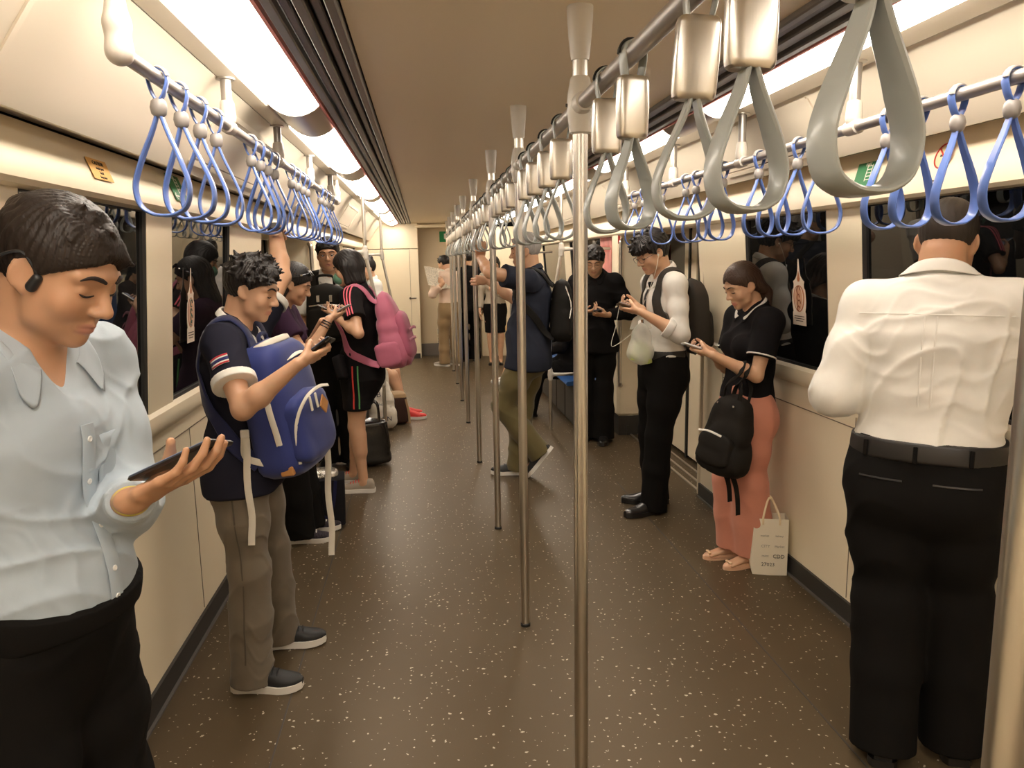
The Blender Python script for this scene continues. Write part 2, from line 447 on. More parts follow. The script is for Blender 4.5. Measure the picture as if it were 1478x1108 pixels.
    # --- anatomy as implicit shapes
    def prims(s):
        H, w = s.H, s.w; fem = s.sex == 'f'; P = {}; c, U, R, F = s.hipC, s.U, s.CR, s.CF
        b = s.belly
        hw, ww, cw = (.098, .074, .086) if fem else (.092, .083, .096)
        P['torso'] = [
            E(c - U * .03 * H, c + U * .02 * H, (hw * H * w, .070 * H * w), (hw * H * w * .97, .068 * H * w), s.R, .05),
            E(c + U * .06 * H, c + U * .10 * H, (ww * H * w, .060 * H * w), (ww * H * w, .058 * H * w), R, .06),
            E(c + U * .15 * H - F * .004 * H, c + U * .215 * H - F * .004 * H, (cw * H * w * .97, .066 * H * w), (cw * H * w, .067 * H * w), R, .06),
            E(c + U * .245 * H - F * .01 * H, c + U * .265 * H - F * .012 * H, (cw * H * w * .93, .056 * H * w), (cw * H * w * .86, .048 * H * w), R, .05)]
        if b: P['torso'].append(ell(c + U * .06 * H + F * .035 * H, (.075 * H * w, (.05 + b) * H, .085 * H), R, F, .06))
        if fem:
            for i in (1, -1): P['torso'].append(ell(c + U * .200 * H + R * i * .042 * H + F * .046 * H, (.034 * H, .029 * H, .034 * H), R, F, .03))
        for i in (1, -1):
            P['torso'].append(ell(c - U * .035 * H + s.R * i * .045 * H - s.F * (.038 if fem else .028) * H * w, (.050 * H * w, .042 * H * w, .052 * H), s.R, s.F, .04))
            P['torso'].append(E(s.nb - U * .030 * H + R * i * .04 * H - F * .008 * H, s.sh[i] - U * .004 * H, .042 * H * w ** .5, .033 * H * w ** .5, None, .04))
            P['torso'].append(E(s.nb + U * .012 * H - F * .012 * H, s.sh[i] + U * .006 * H - R * i * .03 * H, .022 * H, .022 * H, None, .04))
        nk = (.030 if fem else .033) * H * s.neckw
        P['neck'] = [E(s.nb - U * .02 * H - F * .006 * H, s.nt + s.hu * .02 * H - s.hf * .010 * H, nk * 1.06, nk * .98, None, .02)]
        q = w ** .6 * (.9 if fem else 1)
        for i in (1, -1):
            if i in s.elb:
                a, e, r = s.sh[i], s.elb[i], s.wr[i]; D = s.hand[i][0]; X = np.cross(D, s.hand[i][1]); fa = nrm(r - e)
                P[('ua', i)] = [E(a, a + (e - a) * .45, .031 * H * q, .028 * H * q, None, .03), E(a + (e - a) * .45, e, .028 * H * q, .0215 * H * q, None, .02)]
                P[('fa', i)] = [E(e, e + (r - e) * .30, .0215 * H * q, .0235 * H * q, None, .02), E(e + (r - e) * .30, r, (.0235 * H * q, .0235 * H * q), (.0165 * H, .0125 * H), X - fa * (X @ fa), .02)]
                P[('hand', i)] = s.hand_prims(i)
            h, k, n = s.hp[i], s.kn[i], s.an[i]; bk = -s.F
            P[('th', i)] = [E(h, h + (k - h) * .5, (.053 * H * w, .056 * H * w), (.045 * H * w, .047 * H * w), s.R, .04), E(h + (k - h) * .5, k, .045 * H * w, .031 * H * w ** .5, None, .03)]
            cb = nrm(np.cross(s.R, nrm(n - k))); cb = cb if cb @ bk > 0 else -cb
            P[('sh', i)] = [E(k, n, .030 * H * w ** .5, .019 * H, None, .03), E(k + (n - k) * .16 + cb * .008 * H, k + (n - k) * .45 + cb * .006 * H, .030 * H * w ** .5, .026 * H * w ** .5, None, .03)]
            f, t = s.fd[i], s.toe[i]
            if s.shod: P[('ft', i)] = [E(n - UP * .014 * H - f * .010 * H, n - UP * .012 * H + f * .01 * H, .016 * H, .016 * H, None, .02), E(n + f * .01 * H - UP * .018 * H, n + f * .060 * H - UP * .027 * H, .012 * H, .009 * H, None, .02)]
            else: P[('ft', i)] = [E(n - UP * .022 * H - f * .022 * H, n - UP * .010 * H + f * .02 * H, .018 * H, .020 * H, None, .02), E(n + f * .02 * H - UP * .014 * H, t - f * .025 * H - UP * .004 * H, (.020 * H, .017 * H), (.021 * H, .007 * H), np.cross(f, UP), .02)]
        P['head'] = s.head_prims()
        s.pr = P; return P
    def hl(s, x, f, u): return s.hc + (s.hr * x + s.hf * f + s.hu * u) * s.k
    def loc(s, P):
        q = (P - s.hc) / s.k; return q @ s.hr, q @ s.hf, q @ s.hu
    def head_prims(s):
        k = s.k; L, R_, Fw = s.hl, s.hr, s.hf; j = s.jaw; fem = s.sex == 'f'; n = s.nose
        el = lambda c, r, kk=.02, sub=False: ell(L(*c), tuple(v * k for v in r), R_, Fw, kk * k, sub)
        A = [el((0, -.010, .034), (.0735, .093, .086)), el((0, .026, -.016), (.0625 * (1 + (j - 1) * .5), .064, .082), .02),
             el((0, .030, -.070), (.0485 * j, .047, .038), .025), el((0, .066, -.095), (.019 * j, .017, .016), .022),
             E(L(0, -.02, -.04), L(0, -.022, -.10), .048 * k * (.92 if fem else 1), .046 * k * (.9 if fem else 1), None, .02 * k)]
        for i in (1, -1):
            A += [el((.040 * i, .056, -.030), (.023, .020, .023), .02), E(L(.012 * i, .0835, .026), L(.046 * i, .069, .024), .0085 * k, .0085 * k, None, .016 * k),
                  E(L(.058 * i, .000, .0), L(.0475 * i * j, .022, -.068), .010 * k, .012 * k, None, .03 * k)]
        subs = []
        for i in (1, -1):
            subs.append(el((.032 * i, .104, .002), (.021, .020, .014), .014, True))
        for i in (1, -1):
            lid = el((.0315 * i, .073, .001), (.0165, .0145, .0125), .004); A.append(lid)
        A += [E(L(0, .084, .014), L(0, .1035, -.026), .0070 * k, .0098 * k * n, None, .010 * k), el((0, .1035, -.0295), (.0105 * n, .0105, .0090), .008)]
        for i in (1, -1): A.append(el((.0125 * i * n, .0945, -.0325), (.0078 * n, .0100, .0075), .007))
        A += [E(L(-.0235, .0755, -.0645), L(0, .0875, -.0595), .0035 * k, .0060 * k, None, .007 * k), E(L(.0235, .0755, -.0645), L(0, .0875, -.0595), .0035 * k, .0060 * k, None, .007 * k),
              E(L(-.018, .0775, -.0690), L(.018, .0775, -.0690), .0050 * k, .0050 * k, None, .006 * k), el((0, .0835, -.0712), (.014, .0072, .0056), .007)]
        subs += [E(L(i * .0255, .080, -.0662), L(0, .0935, -.0648), .0018 * k, .0022 * k, None, .003 * k, True) for i in (1, -1)]
        if s.gaze == 'open_mouth': subs.append(el((0, .092, -.0665), (.014, .012, .0065), .003, True))
        for i in (1, -1):
            subs.append(el((.006 * i, .106, -.0425), (.0035, .005, .004), .003, True))
            ef = nrm(R_ * i * .55 - Fw * .8 + s.hu * .0)       # ear plane: opens outwards and forwards
            up = nrm(s.hu - Fw * .25)
            c = L(.0755 * i, -.010, -.004)
            A.append(ell(c, (.0068 * k, .0175 * k, .028 * k), nrm(np.cross(ef, up)), ef, .006 * k))
            A.append(el((.073 * i, .0, -.028), (.006, .008, .010), .006))
            subs.append(ell(c + (R_ * i * .008 + Fw * .005 + s.hu * .002) * k, (.0045 * k, .011 * k, .020 * k), nrm(np.cross(ef, up)), ef, .005 * k, True))
        return A + subs
    def hand_prims(s, i):
        D, N, curl, spread, th, per, tc = s.hand[i]; k = s.H / 1.7 * (.92 if s.sex == 'f' else 1.0); w = s.wr[i]
        X = np.cross(D, N) * i; pt = lambda d, x, n: w + (D * d + X * x + N * n) * k
        A = [E(w, pt(.03, 0, 0), (.0240 * k, .0165 * k), (.030 * k, .0150 * k), X, .012), E(pt(.035, .001, 0), pt(.080, .0, 0), (.0320 * k, .0140 * k), (.0385 * k, .0118 * k), X, .012),
             ell(pt(.035, .020, .008), (.014 * k, .026 * k, .012 * k), X, D, .012)]
        base = [(.086, .0290, (.043, .026, .022)), (.091, .0095, (.047, .030, .023)), (.087, -.0100, (.043, .028, .023)), (.079, -.0280, (.034, .021, .020))]
        for f, (bd, bx, ln) in enumerate(base):
            cu = curl if per is None else per[f]; p = pt(bd, bx, 0); ang = 0; r = (.0092, .0094, .0090, .0080)[f] * k
            sp = spread * (1.5, .4, -.5, -1.5)[f]
            for sgi, l in enumerate(ln):
                ang += math.radians(cu[sgi] * (1 + .06 * (f - 1))); d = nrm((D + X * sp) * math.cos(ang) + N * math.sin(ang))
                e = p + d * l * k; A.append(E(p, e, r, r * .88, None, .0035 if sgi else .007)); p, r = e, r * .88
        d = nrm(X * th[0] + D * th[1] + N * th[2]); p = pt(.022, .020, .006); r = .0125 * k; bend = nrm(-X * .8 + N * .05 + D * .2)
        for sgi, l in enumerate((.042, .032, .026)):
            e = p + d * l * k; A.append(E(p, e, r, r * .86, None, .010 if sgi == 0 else .004)); p, r = e, r * .84
            d = nrm(d * math.cos(math.radians(tc)) + bend * math.sin(math.radians(tc)))
        return A
    def body_prims(s):
        P = s.prims(); out = list(P['torso']) + list(P['neck'])
        for i in (1, -1):
            for g in ('ua', 'fa', 'hand', 'th', 'sh', 'ft'): out += P.get((g, i), [])
        return out + P['head']
    def build(s, lip=(.42, .17, .13), freck=None):
        out = s.body_prims(); base = np.array(SKIN[s.skin])
        s.body_list = [p for p in out]
        def col(V):
            c = np.tile(base, (len(V), 1)); x, f, u = s.loc(V)
            m = (f > .066) & (f < .11) & (np.abs(x) < .026) & (u > -.079) & (u < -.0555 - .15 * np.abs(x))
            dx = np.clip(1.25 - (np.abs(x) / .026) ** 2, 0, 1) * np.clip((u + .079) / .005, 0, 1)
            c[m] = c[m] * (1 - .75 * dx[m, None]) + np.array(lip) * .75 * dx[m, None]
            ck = np.exp(-(((np.abs(x) - .042) / .02) ** 2 + ((u + .03) / .02) ** 2 + ((f - .06) / .03) ** 2)) * .22
            c = c * (1 - ck[:, None]) + np.array((base[0] * 1.02, base[1] * .82, base[2] * .78)) * ck[:, None]
            return c
        s.root = blob('person', out, s.vox, skin_mat(s.skin), None, tuple(s.base), None, (), col, sm=1)
        tag(s.root, s.label, 'person'); return s.root
    # --- face details
    def face(s, brow=(.02, .012, .009), browr=.0032, lash=.0018):
        hp = s.pr['head']; L = s.hl
        fwd = lambda x, u: cast(hp, L(x, .16, u), -s.hf)
        bm = mat('brow', brow, .8); 
        for i in (1, -1):
            pts = [fwd(i * x, u) + s.hf * .0008 for x, u in ((.013, .0235), (.022, .0275), (.034, .0295), (.044, .0270), (.053, .0205))]
            rr = [browr * q * s.k for q in (.75, 1.05, 1.0, .8, .3)]
            m = MB(); m.tube(spline(pts, 9), list(np.interp(np.linspace(0, 4, 9), range(5), rr)), 6); m.build('eyebrow', bm, s.root)
            lo = -.0055 if s.gaze == 'down' else .0025
            pts = [fwd(i * x, u) + s.hf * .0004 for x, u in ((.0185, lo + .002), (.025, lo - .0005), (.0325, lo - .0012), (.040, lo), (.0465, lo + .003))]
            m = MB(); m.tube(spline(pts, 9), list(np.interp(np.linspace(0, 4, 9), range(5), [lash * q * s.k for q in (.5, 1, 1.1, 1.1, .5)])), 6); m.build('eyelashes', bm, s.root)
            if s.gaze != 'down':
                e = fwd(i * .0315, -.001); mw = mat('eye_white', (.75, .7, .66), .25); mi = mat('iris', (.015, .009, .006), .15)
                m = MB(); m.lathe([(.0001, .0022), (.007 * s.k, .0016), (.0105 * s.k, -.002)], e - s.hf * .0012, s.hf, 14, True, 1, s.hu); ey = m.build('eye', mw, s.root)
                m = MB(); m.lathe([(.0001, .0012), (.0052 * s.k, .0009), (.0054 * s.k, -.002)], e + s.hf * .0008, s.hf, 12); m.build('iris', mi, ey)
    def glasses(s, m=None, w=.024, h=.018):
        m = m or mat('spectacle_frame', (.03, .03, .035), .35, .3); L = s.hl; hp = s.pr['head']; b = MB()
        fc = .102
        o = empty('spectacles', tuple(s.root.location)); o.parent = s.root; o.location = (0, 0, 0)
        for i in (1, -1):
            ring = [L(i * .033 + w * math.cos(t), fc - abs(i * .033 + w * math.cos(t)) * .12, -.004 + h * math.sin(t)) for t in np.linspace(0, 2 * PI, 17)[:-1]]
            MB().tube(ring, .0013 * s.k, 6, False, True).build('lens_rim', m, o)
            MB().tube([L(i * .056, fc - .008, .002), L(i * .074, .06, .004), L(i * .080, .0, .006), L(i * .079, -.02, -.006)], .0014 * s.k, 6).build('temple', m, o)
        MB().tube([L(-.010, fc - .001, .0), L(0, fc + .004, .003), L(.010, fc - .001, .0)], .0012 * s.k, 6).build('bridge', m, o)
    # --- hair
    def hair(s, col=(.012, .009, .008), thick=.010, line=((.088, .056), (-.075, -.064)), extra=(), disp=.002, freq=300, vox=None, tufts=0, tl=.03, front=(.060, .045, .052), m=None, cover=False, name='hair', up=.6, seed=1, temple=.030):
        k = s.k; L = s.hl; el = lambda c, r, kk=.02, sub=False: ell(L(*c), tuple(v * k for v in r), s.hr, s.hf, kk * k, sub)
        (f1, u1), (f2, u2) = line; n = V3(u1 - u2, -(f1 - f2)); n = n / np.hypot(*n); cp = L(0, f1, u1); cn = s.hf * n[0] + s.hu * n[1]
        t = thick; A = [el((0, -.012, .036), (.0735 + t, .094 + t, .086 + t))]
        A[0].cuts.append((cp, cn))
        rs = np.random.RandomState(seed)
        for _ in range(tufts):
            d = nrm(rs.normal(size=3) * (1, 1, 1)); d[2] = abs(d[2]) * .9 + .05; d = nrm(d)
            p = V3(d[0] * .074, -.012 + d[1] * .094, .036 + d[2] * .086)
            if (p[1] - f1) * n[0] + (p[2] - u1) * n[1] > -.006: continue
            q = nrm(d * up + V3(rs.normal() * .35, .55 + rs.normal() * .35, rs.normal() * .25 - (.2 if d[2] < .5 else 0)))
            e = p + q * tl * (.7 + .6 * rs.rand()) + d * t * .5
            A.append(E(L(*(p + d * t * .1)), L(*e), .013 * k, .0030 * k, None, .012 * k))
        A += [e(s) if callable(e) else e for e in extra]
        if front: A.append(el((0, .112, -.002), front, .006, True))
        if temple:
            for i in (1, -1): A.append(el((.082 * i, .074, -.004), (.030, temple, .056), .008, True))
        if not cover:
            for i in (1, -1):
                A.append(el((.090 * i, -.004, -.010), (.030, .022, .036), .004, True))
        sr, sf, su, hc = s.hr, s.hf, s.hu, s.hc
        def dd(P):
            q = (P - hc) / k; x, f, u = q @ sr, q @ sf, q @ su
            az = np.arctan2(x, -(f - .05)); el_ = np.arctan2(u - .03, np.hypot(x, f))
            return disp * k * (np.sin(az * freq / 9 + 2.5 * np.sin(el_ * 5 + az * 3) + el_ * 4) * .6 + np.sin(az * freq / 4 + el_ * 9 + 2 * np.sin(az * 7)) * .4)
        m = m or mat('hair', col, .50, spec=.35, bump=(140, .7, .002, (1, 1, .18)))
        return blob(name, A, vox or max(.0026, s.vox * .6), m, s.root, None, dd, (), None, 1)
    # --- clothes
    def wear(s, name, prims, m, vox=None, disp=None, cuts=(), sm=1):
        o = blob(name, prims, vox or s.vox, m, s.root, None, disp, cuts, None, sm); return o
    def shirt_prims(s, ease=.010, sleeve=.5, hem=None, sl_ease=None, fa_ease=None, neck_up=.012, flare=0.0, vee=0, hips=False):
        """sleeve: 0..1 along the upper arm, 1..2 along the forearm"""
        H, P = s.H, s.pr; A = [p.grow(ease) for p in P['torso']]
        hz = s.hipC - s.U * (.0 * H) if hem is None else s.hipC + s.U * hem
        A.append(E(s.hipC - s.U * .06 * H, s.hipC + s.U * .05 * H, (.094 * H * s.w + ease + flare, .073 * H * s.w + ease + flare), (.086 * H * s.w + ease, .064 * H * s.w + ease), s.R, .05))
        if hips:
            for i in (1, -1): A.append(P[('th', i)][0].grow(ease + .008, (), .05))
        nd = nrm(s.nt - s.nb); ncut = (s.nb + nd * neck_up * H + s.CF * .02 * H, nrm(nd + s.CF * .35))
        for a in A: a.cuts.append((hz, -s.U)); a.cuts.append(ncut)
        if vee: A.append(E(s.nb + s.CF * .03 * H + nd * .02 * H, s.nb + s.CF * .075 * H - s.U * vee, .030 * H, .004, None, .006, True))
        s.tor = list(A)
        se = ease + .004 if sl_ease is None else sl_ease; fe = se if fa_ease is None else fa_ease
        for i in (1, -1):
            if i not in s.elb: continue
            a, e, r = s.sh[i], s.elb[i], s.wr[i]
            if sleeve <= 1:
                d = nrm(e - a); c = (a + (e - a) * sleeve, d)
                A.append(E(a, a + (e - a) * min(1, sleeve + .05), .0315 * H * s.w ** .5 + se, .0315 * H * s.w ** .5 + se + .004, None, .035, cuts=[c]))
            else:
                d = nrm(r - e); c = (e + (r - e) * (sleeve - 1), d)
                ru = .0300 * H * s.w ** .5 + se; m_ = e + (r - e) * (sleeve - 1)
                A.append(E(a, a + (e - a) * .5, ru, ru * .96, None, .04)); A.append(E(a + (e - a) * .5, e, ru * .96, ru * .90, None, .03))
                A.append(E(e, r, ru * .90, .0175 * H + fe + (.006 if sleeve < 1.6 else .001) + (.014 if sleeve < 1.6 else 0), None, .03, cuts=[c]))
        return A
    def sleeve_band(s, name, i, t0, t1, ease, m, fore=False):
        a, b = (s.elb[i], s.wr[i]) if fore else (s.sh[i], s.elb[i]); d = nrm(b - a)
        if fore: pr = [p.grow(ease, [(a + (b - a) * t1, d), (a + (b - a) * t0, -d)], .01) for p in s.pr[('fa', i)]]
        else: r0 = .0315 * s.H * s.w ** .5 + ease; pr = [E(a + (b - a) * (t0 - .1), a + (b - a) * (t1 + .1), r0 + .003, r0 + .004, None, .01, cuts=[(a + (b - a) * t1, d), (a + (b - a) * t0, -d)])]
        return s.wear(name, pr, m, min(s.vox, .0035))
    def band(s, name, prims, c, n, h, m, off=.003):
        """belt or waistband: the shell of prims between two planes"""
        n = nrm(n); return s.wear(name, [p.grow(off, [(c + n * h / 2, n), (c - n * h / 2, -n)]) for p in prims if not p.sub], m, min(s.vox, .004))
    def trouser_prims(s, ease=.010, waist=.055, hem=.03, knee=.010, hemr=.050, short=None, seat=True):
        H, P = s.H, s.pr; wz = s.hipC + s.U * waist * H; A = []
        for p in P['torso']:
            if (p.a - s.hipC) @ s.U < .13 * H: A.append(p.grow(ease, [(wz, s.U)]))
        for i in (1, -1):
            k, n = s.kn[i], s.an[i]; d = nrm(n - k)
            for p in P[('th', i)]: A.append(p.grow(ease + .004, (), .035))
            c = (n - UP * (.046 * H - hem) + d * 0, d)
            mid = k + (n - k) * .5
            A.append(E(k, mid, .031 * H * s.w ** .5 + knee + .008, (.030 * H + hemr) * .5 + knee * .5, None, .03))
            A.append(E(mid, n + d * .05 * H, (.030 * H + hemr) * .5 + knee * .5, hemr, None, .03, cuts=[c]))
        return A
    def collar(s, m, r=None, h=.034, drop=.045, gap=.16, spread=.055, name='collar', thick=.0018, open_=0.0, up=.018):
        """turned-down shirt collar round the neck"""
        H = s.H; nd = nrm(s.nt - s.nb); f = nrm(s.CF - nd * (s.CF @ nd)); x = np.cross(f, nd); r = (.039 * H * s.neckw) if r is None else r
        c = s.nb + nd * up * H - f * .003 * H; rows = [[], [], [], []]; n = 33
        for j in range(n):
            t = gap + (2 * PI - 2 * gap) * j / (n - 1); fr = (math.cos(t) + 1) / 2          # 1 at the front
            dr = math.sin(t) * x + math.cos(t) * f; low = nd * (-.030 * H * fr ** 2 - .0)
            e = max(0, 1 - min(j, n - 1 - j) / 5.0)
            rr = r * (1 + .12 * fr)
            rows[0].append(c + dr * rr * 1.02 + low - nd * .006)
            rows[1].append(c + dr * rr * .98 + low * .8 + nd * h * (1 - .45 * fr))
            rows[2].append(c + dr * (rr * 1.06 + .004) + low * .85 + nd * (h * (1 - .45 * fr) - .003))
            rows[3].append(c + dr * (rr * 1.10 + .012 + open_ * e) + low + nd * (h - drop - spread * .45 * e * e) * (1 - .2 * fr) + x * (np.sign(math.sin(t)) * .012 * e))
        tor = [p for p in s.tor if not p.sub]
        for ri, off in ((2, .004), (3, .003)):
            Q = np.array(rows[ri])
            for _ in range(4):
                d = sdf(tor, Q); g = grad(tor, Q); Q = Q + g * np.clip(off - d, 0, .03)[:, None]
            if ri == 3:
                d = sdf(tor, Q); g = grad(tor, Q); Q = Q - g * np.clip(d - off - .004, 0, .012)[:, None]
            rows[ri] = list(Q)
        V = [p for r_ in rows for p in r_]; F = []
        for a in range(3):
            for j in range(n - 1): F.append((a * n + j, a * n + j + 1, (a + 1) * n + j + 1, (a + 1) * n + j))
        o = make(name, V, F, m, s.root); md = o.modifiers.new('thick', 'SOLIDIFY'); md.thickness = thick; md.offset = 0
        sb = o.modifiers.new('round', 'SUBSURF'); sb.levels = 1; sb.render_levels = 1
        return o
    def shoe(s, i, up, sole, length=None, kind='sneaker', w=.052, lace=None, sh=.026, name='shoe'):
        H = s.H; L_ = length or .162 * H; f = s.fd[i]; lat = nrm(np.cross(f, UP)); n = np.cross(lat, f); 
        an = s.an[i]; o = an - n * .046 * H - f * .045 * H        # under the heel
        sx = [0, .03, .12, .30, .50, .70, .85, .95, 1.0]; 
        ww = {'sneaker': [.55, .78, .86, .78, .84, 1, .92, .62, .25], 'dress': [.55, .74, .80, .70, .80, .92, .76, .52, .26], 'flat': [.5, .68, .74, .62, .74, .90, .80, .55, .22]}[kind]
        hh = {'sneaker': [.055, .078, .086, .084, .070, .050, .040, .032, .022], 'dress': [.050, .066, .070, .070, .058, .040, .033, .028, .020], 'flat': [.046, .054, .050, .026, .024, .033, .033, .026, .016]}[kind]
        t = np.linspace(0, 1, 17); wi = np.interp(t, sx, ww) * w * .5 * 1.9 * (L_ / .275); hi = np.interp(t, sx, hh) * (L_ / .275)
        z0 = sh * .55; rings = []; out = []
        for q, a, b in zip(t, wi, hi):
            c = o + f * q * L_; tp = max(.35, 1 - b * 5.5); ring = []
            rise = .012 * max(0, q - .75) ** 1 * 2 if kind != 'flat' else 0
            for g in range(14):
                an_ = 2 * PI * g / 14; cx_, cz = math.cos(an_), math.sin(an_)
                e = lambda v, pw: np.sign(v) * abs(v) ** pw
                zz = b * .5 + e(cz, .75) * b * .5; xx = e(cx_, .6) * a * (1 - (1 - tp) * max(0, zz / b) ** 1.3)
                ring.append(c + lat * xx + n * (z0 + zz + rise))
            rings.append(ring); out.append((q, a * 1.06, rise))
        if kind == 'flat':                  # open ballet shoe: shell with an opening
            ob = MB(); ob.loft(rings); o1 = ob.build(name, up, s.root)
        else: ob = MB(); ob.loft(rings); o1 = ob.build(name, up, s.root)
        sl = [];
        for top in (0, 1):
            l = [o + f * (q * L_ * 1.015 - .004) + lat * a + n * ((sh if top else 0.0) + r * (1 if top else .8)) for q, a, r in out]; rr = [o + f * (q * L_ * 1.015 - .004) - lat * a + n * ((sh if top else 0.0) + r * (1 if top else .8)) for q, a, r in out][::-1]
            sl.append(l + rr)
        MB().loft(sl).build('sole', sole, o1)
        if lace is not None:
            for q in (.42, .49, .56, .63):
                b = np.interp(q, t, hi); a = np.interp(q, t, wi) * .62; c = o + f * q * L_ + n * (z0 + b + .0015)
                MB().tube([c - lat * a - n * .014, c - lat * a * .5 + f * .002, c + lat * a * .5 + f * .006, c + lat * a - n * .014 + f * .006], .0032, 6).build('lace', lace, o1)
        return o1
def ik(a, t, l1, l2, hint):
    a, t = V3(a), V3(t); d = t - a; D = np.linalg.norm(d); mx = (l1 + l2) * .999
    if D > mx: t = a + d * (mx / D); d = t - a; D = mx
    if D < abs(l1 - l2) * 1.02: D = abs(l1 - l2) * 1.02; d = nrm(d) * D; t = a + d
    u = d / D; x = (l1 * l1 - l2 * l2 + D * D) / (2 * D); h = math.sqrt(max(l1 * l1 - x * x, 0))
    p = V3(hint); p = nrm(p - u * (p @ u)); return a + u * x + p * h, t
# ------------------------------------------------------------------ the carriage
cream = mat('cream_panel', (.85, .745, .555), .38, bump=(40, .03, .001))
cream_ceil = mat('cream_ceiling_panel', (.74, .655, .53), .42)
ceil_m = mat('ceiling_panel', (.93, .80, .61), .5, bump=(60, .04, .001))
seam_m = mat('panel_seam', (.20, .16, .11), .7)
rubber = mat('black_rubber', (.012, .011, .010), .55)
slat_m = mat('grey_slat', (.17, .155, .145), .42, .2)
dark_gap = mat('dark_gap', (.02, .018, .016), .8)
red_m = mat('salmon_trim', (.70, .22, .18), .5)
metal = mat('brushed_steel', (.62, .585, .53), .30, 1.0, bump=(30, .10, .0006, (14, 14, .5)))
alu = mat('satin_aluminium', (.60, .57, .53), .36, 1.0)
grey_pl = mat('grey_plastic', (.56, .52, .46), .38)
rail_m = mat('grey_rail_tube', (.40, .375, .35), .38, .75)
ball_m = mat('grey_bead_plastic', (.27, .25, .235), .42)
blue_m = mat('blue_strap_plastic', (.105, .185, .50), .33, coat=.15)
gstrap_m = mat('grey_strap_plastic', (.33, .35, .335), .35, coat=.1)
glass_m = mat('window_glass', (.006, .006, .006), .015, spec=.5)
frame_m = mat('window_gasket', (.02, .019, .018), .5)
lum_m = mat('lamp_diffuser', (.9, .88, .84), .5, emit=(1.0, .905, .77), es=15)
base_m = mat('dark_skirting', (.030, .027, .024), .5)
def struct(o): o['kind'] = 'structure'; return o
# floor with flecks
fm = bpy.data.materials.new('speckled_floor'); fm.use_nodes = True; nt = fm.node_tree; bs = nt.nodes['Principled BSDF']
def nn(t, **k):
    n = nt.nodes.new(t)
    for a, v in k.items(): setattr(n, a, v)
    return n
tc = nn('ShaderNodeTexCoord'); mp = nn('ShaderNodeMapping'); mp.inputs['Rotation'].default_value = (0, 0, .5); vo = nn('ShaderNodeTexVoronoi'); vo.inputs['Scale'].default_value = 50
ns = nn('ShaderNodeTexNoise'); ns.inputs['Scale'].default_value = 55; va = nn('ShaderNodeVectorMath', operation='MULTIPLY_ADD'); va.inputs[1].default_value = (.02, .02, .02)
nt.links.new(tc.outputs['Object'], ns.inputs[0]); nt.links.new(ns.outputs['Color'], va.inputs[0]); nt.links.new(tc.outputs['Object'], va.inputs[2])
nt.links.new(va.outputs[0], vo.inputs['Vector'])
sp = nn('ShaderNodeSeparateColor'); nt.links.new(vo.outputs['Color'], sp.inputs[0])
th = nn('ShaderNodeMapRange'); th.inputs[1].default_value = .35; th.inputs[2].default_value = 1; th.inputs[3].default_value = 0.0; th.inputs[4].default_value = .25; nt.links.new(sp.outputs[0], th.inputs[0])
lt = nn('ShaderNodeMath', operation='LESS_THAN'); nt.links.new(vo.outputs['Distance'], lt.inputs[0]); nt.links.new(th.outputs[0], lt.inputs[1])
big = nn('ShaderNodeTexNoise'); big.inputs['Scale'].default_value = 2.2; big.inputs['Detail'].default_value = 6; nt.links.new(tc.outputs['Object'], big.inputs[0])
r1 = nn('ShaderNodeMix', data_type='RGBA'); r1.inputs[6].default_value = (.062, .044, .025, 1); r1.inputs[7].default_value = (.086, .062, .036, 1); nt.links.new(big.outputs[0], r1.inputs[0])
r2 = nn('ShaderNodeMix', data_type='RGBA'); nt.links.new(lt.outputs[0], r2.inputs[0]); nt.links.new(r1.outputs[2], r2.inputs[6]); r2.inputs[7].default_value = (.52, .46, .36, 1)
nt.links.new(r2.outputs[2], bs.inputs['Base Color']); bs.inputs['Roughness'].default_value = .42; bs.inputs['Specular IOR Level'].default_value = .40; bs.inputs['Specular Tint'].default_value = (1, .76, .48, 1)
Y0, Y1 = -5.2, 12.6
m = MB(); m.box((0, (Y0 + 13.2) / 2, -.03), (3.42, 13.2 - Y0, .06)); struct(m.build('floor', fm))
for sx, nm in ((-1, 'trim_1'), (1, 'trim_2')):      # welded seams in the floor covering
    m = MB(); m.box((sx * .93, 2.2, .0004), (.006, 6.0, .0012)); struct(m.build(nm, mat('floor_seam', (.05, .042, .034), .5)))
# ceiling
m = MB(); m.box((0, (Y0 + 13) / 2, 2.19), (1.12, 13 - Y0, .04)); struct(m.build('ceiling', ceil_m))
m = MB(); m.box((0, (Y0 + 13) / 2, 2.30), (3.1, 13.2 - Y0, .04)); struct(m.build('ceiling_void', dark_gap))
trim = [3]
def hprof(sx):
    dz = 0 if sx < 0 else .045
    return [(1.335, 1.925 + dz), (1.322, 1.907 + dz * .9), (1.302, 1.865 + dz * .7), (1.287, 1.825 + dz * .4), (1.277, 1.795), (1.277, 1.778), (1.290, 1.766), (1.332, 1.764)]
def trm(mb, m, **k):
    o = struct(mb.build('trim_%d' % trim[0], m, **k)); trim[0] += 1; return o
YL = [(-4.9, -3.0), (-2.7, -1.0), (-.75, 1.0), (1.45, 3.12), (3.62, 5.10), (5.55, 7.2), (7.54, 9.25), (9.55, 11.1), (11.4, 12.5)]
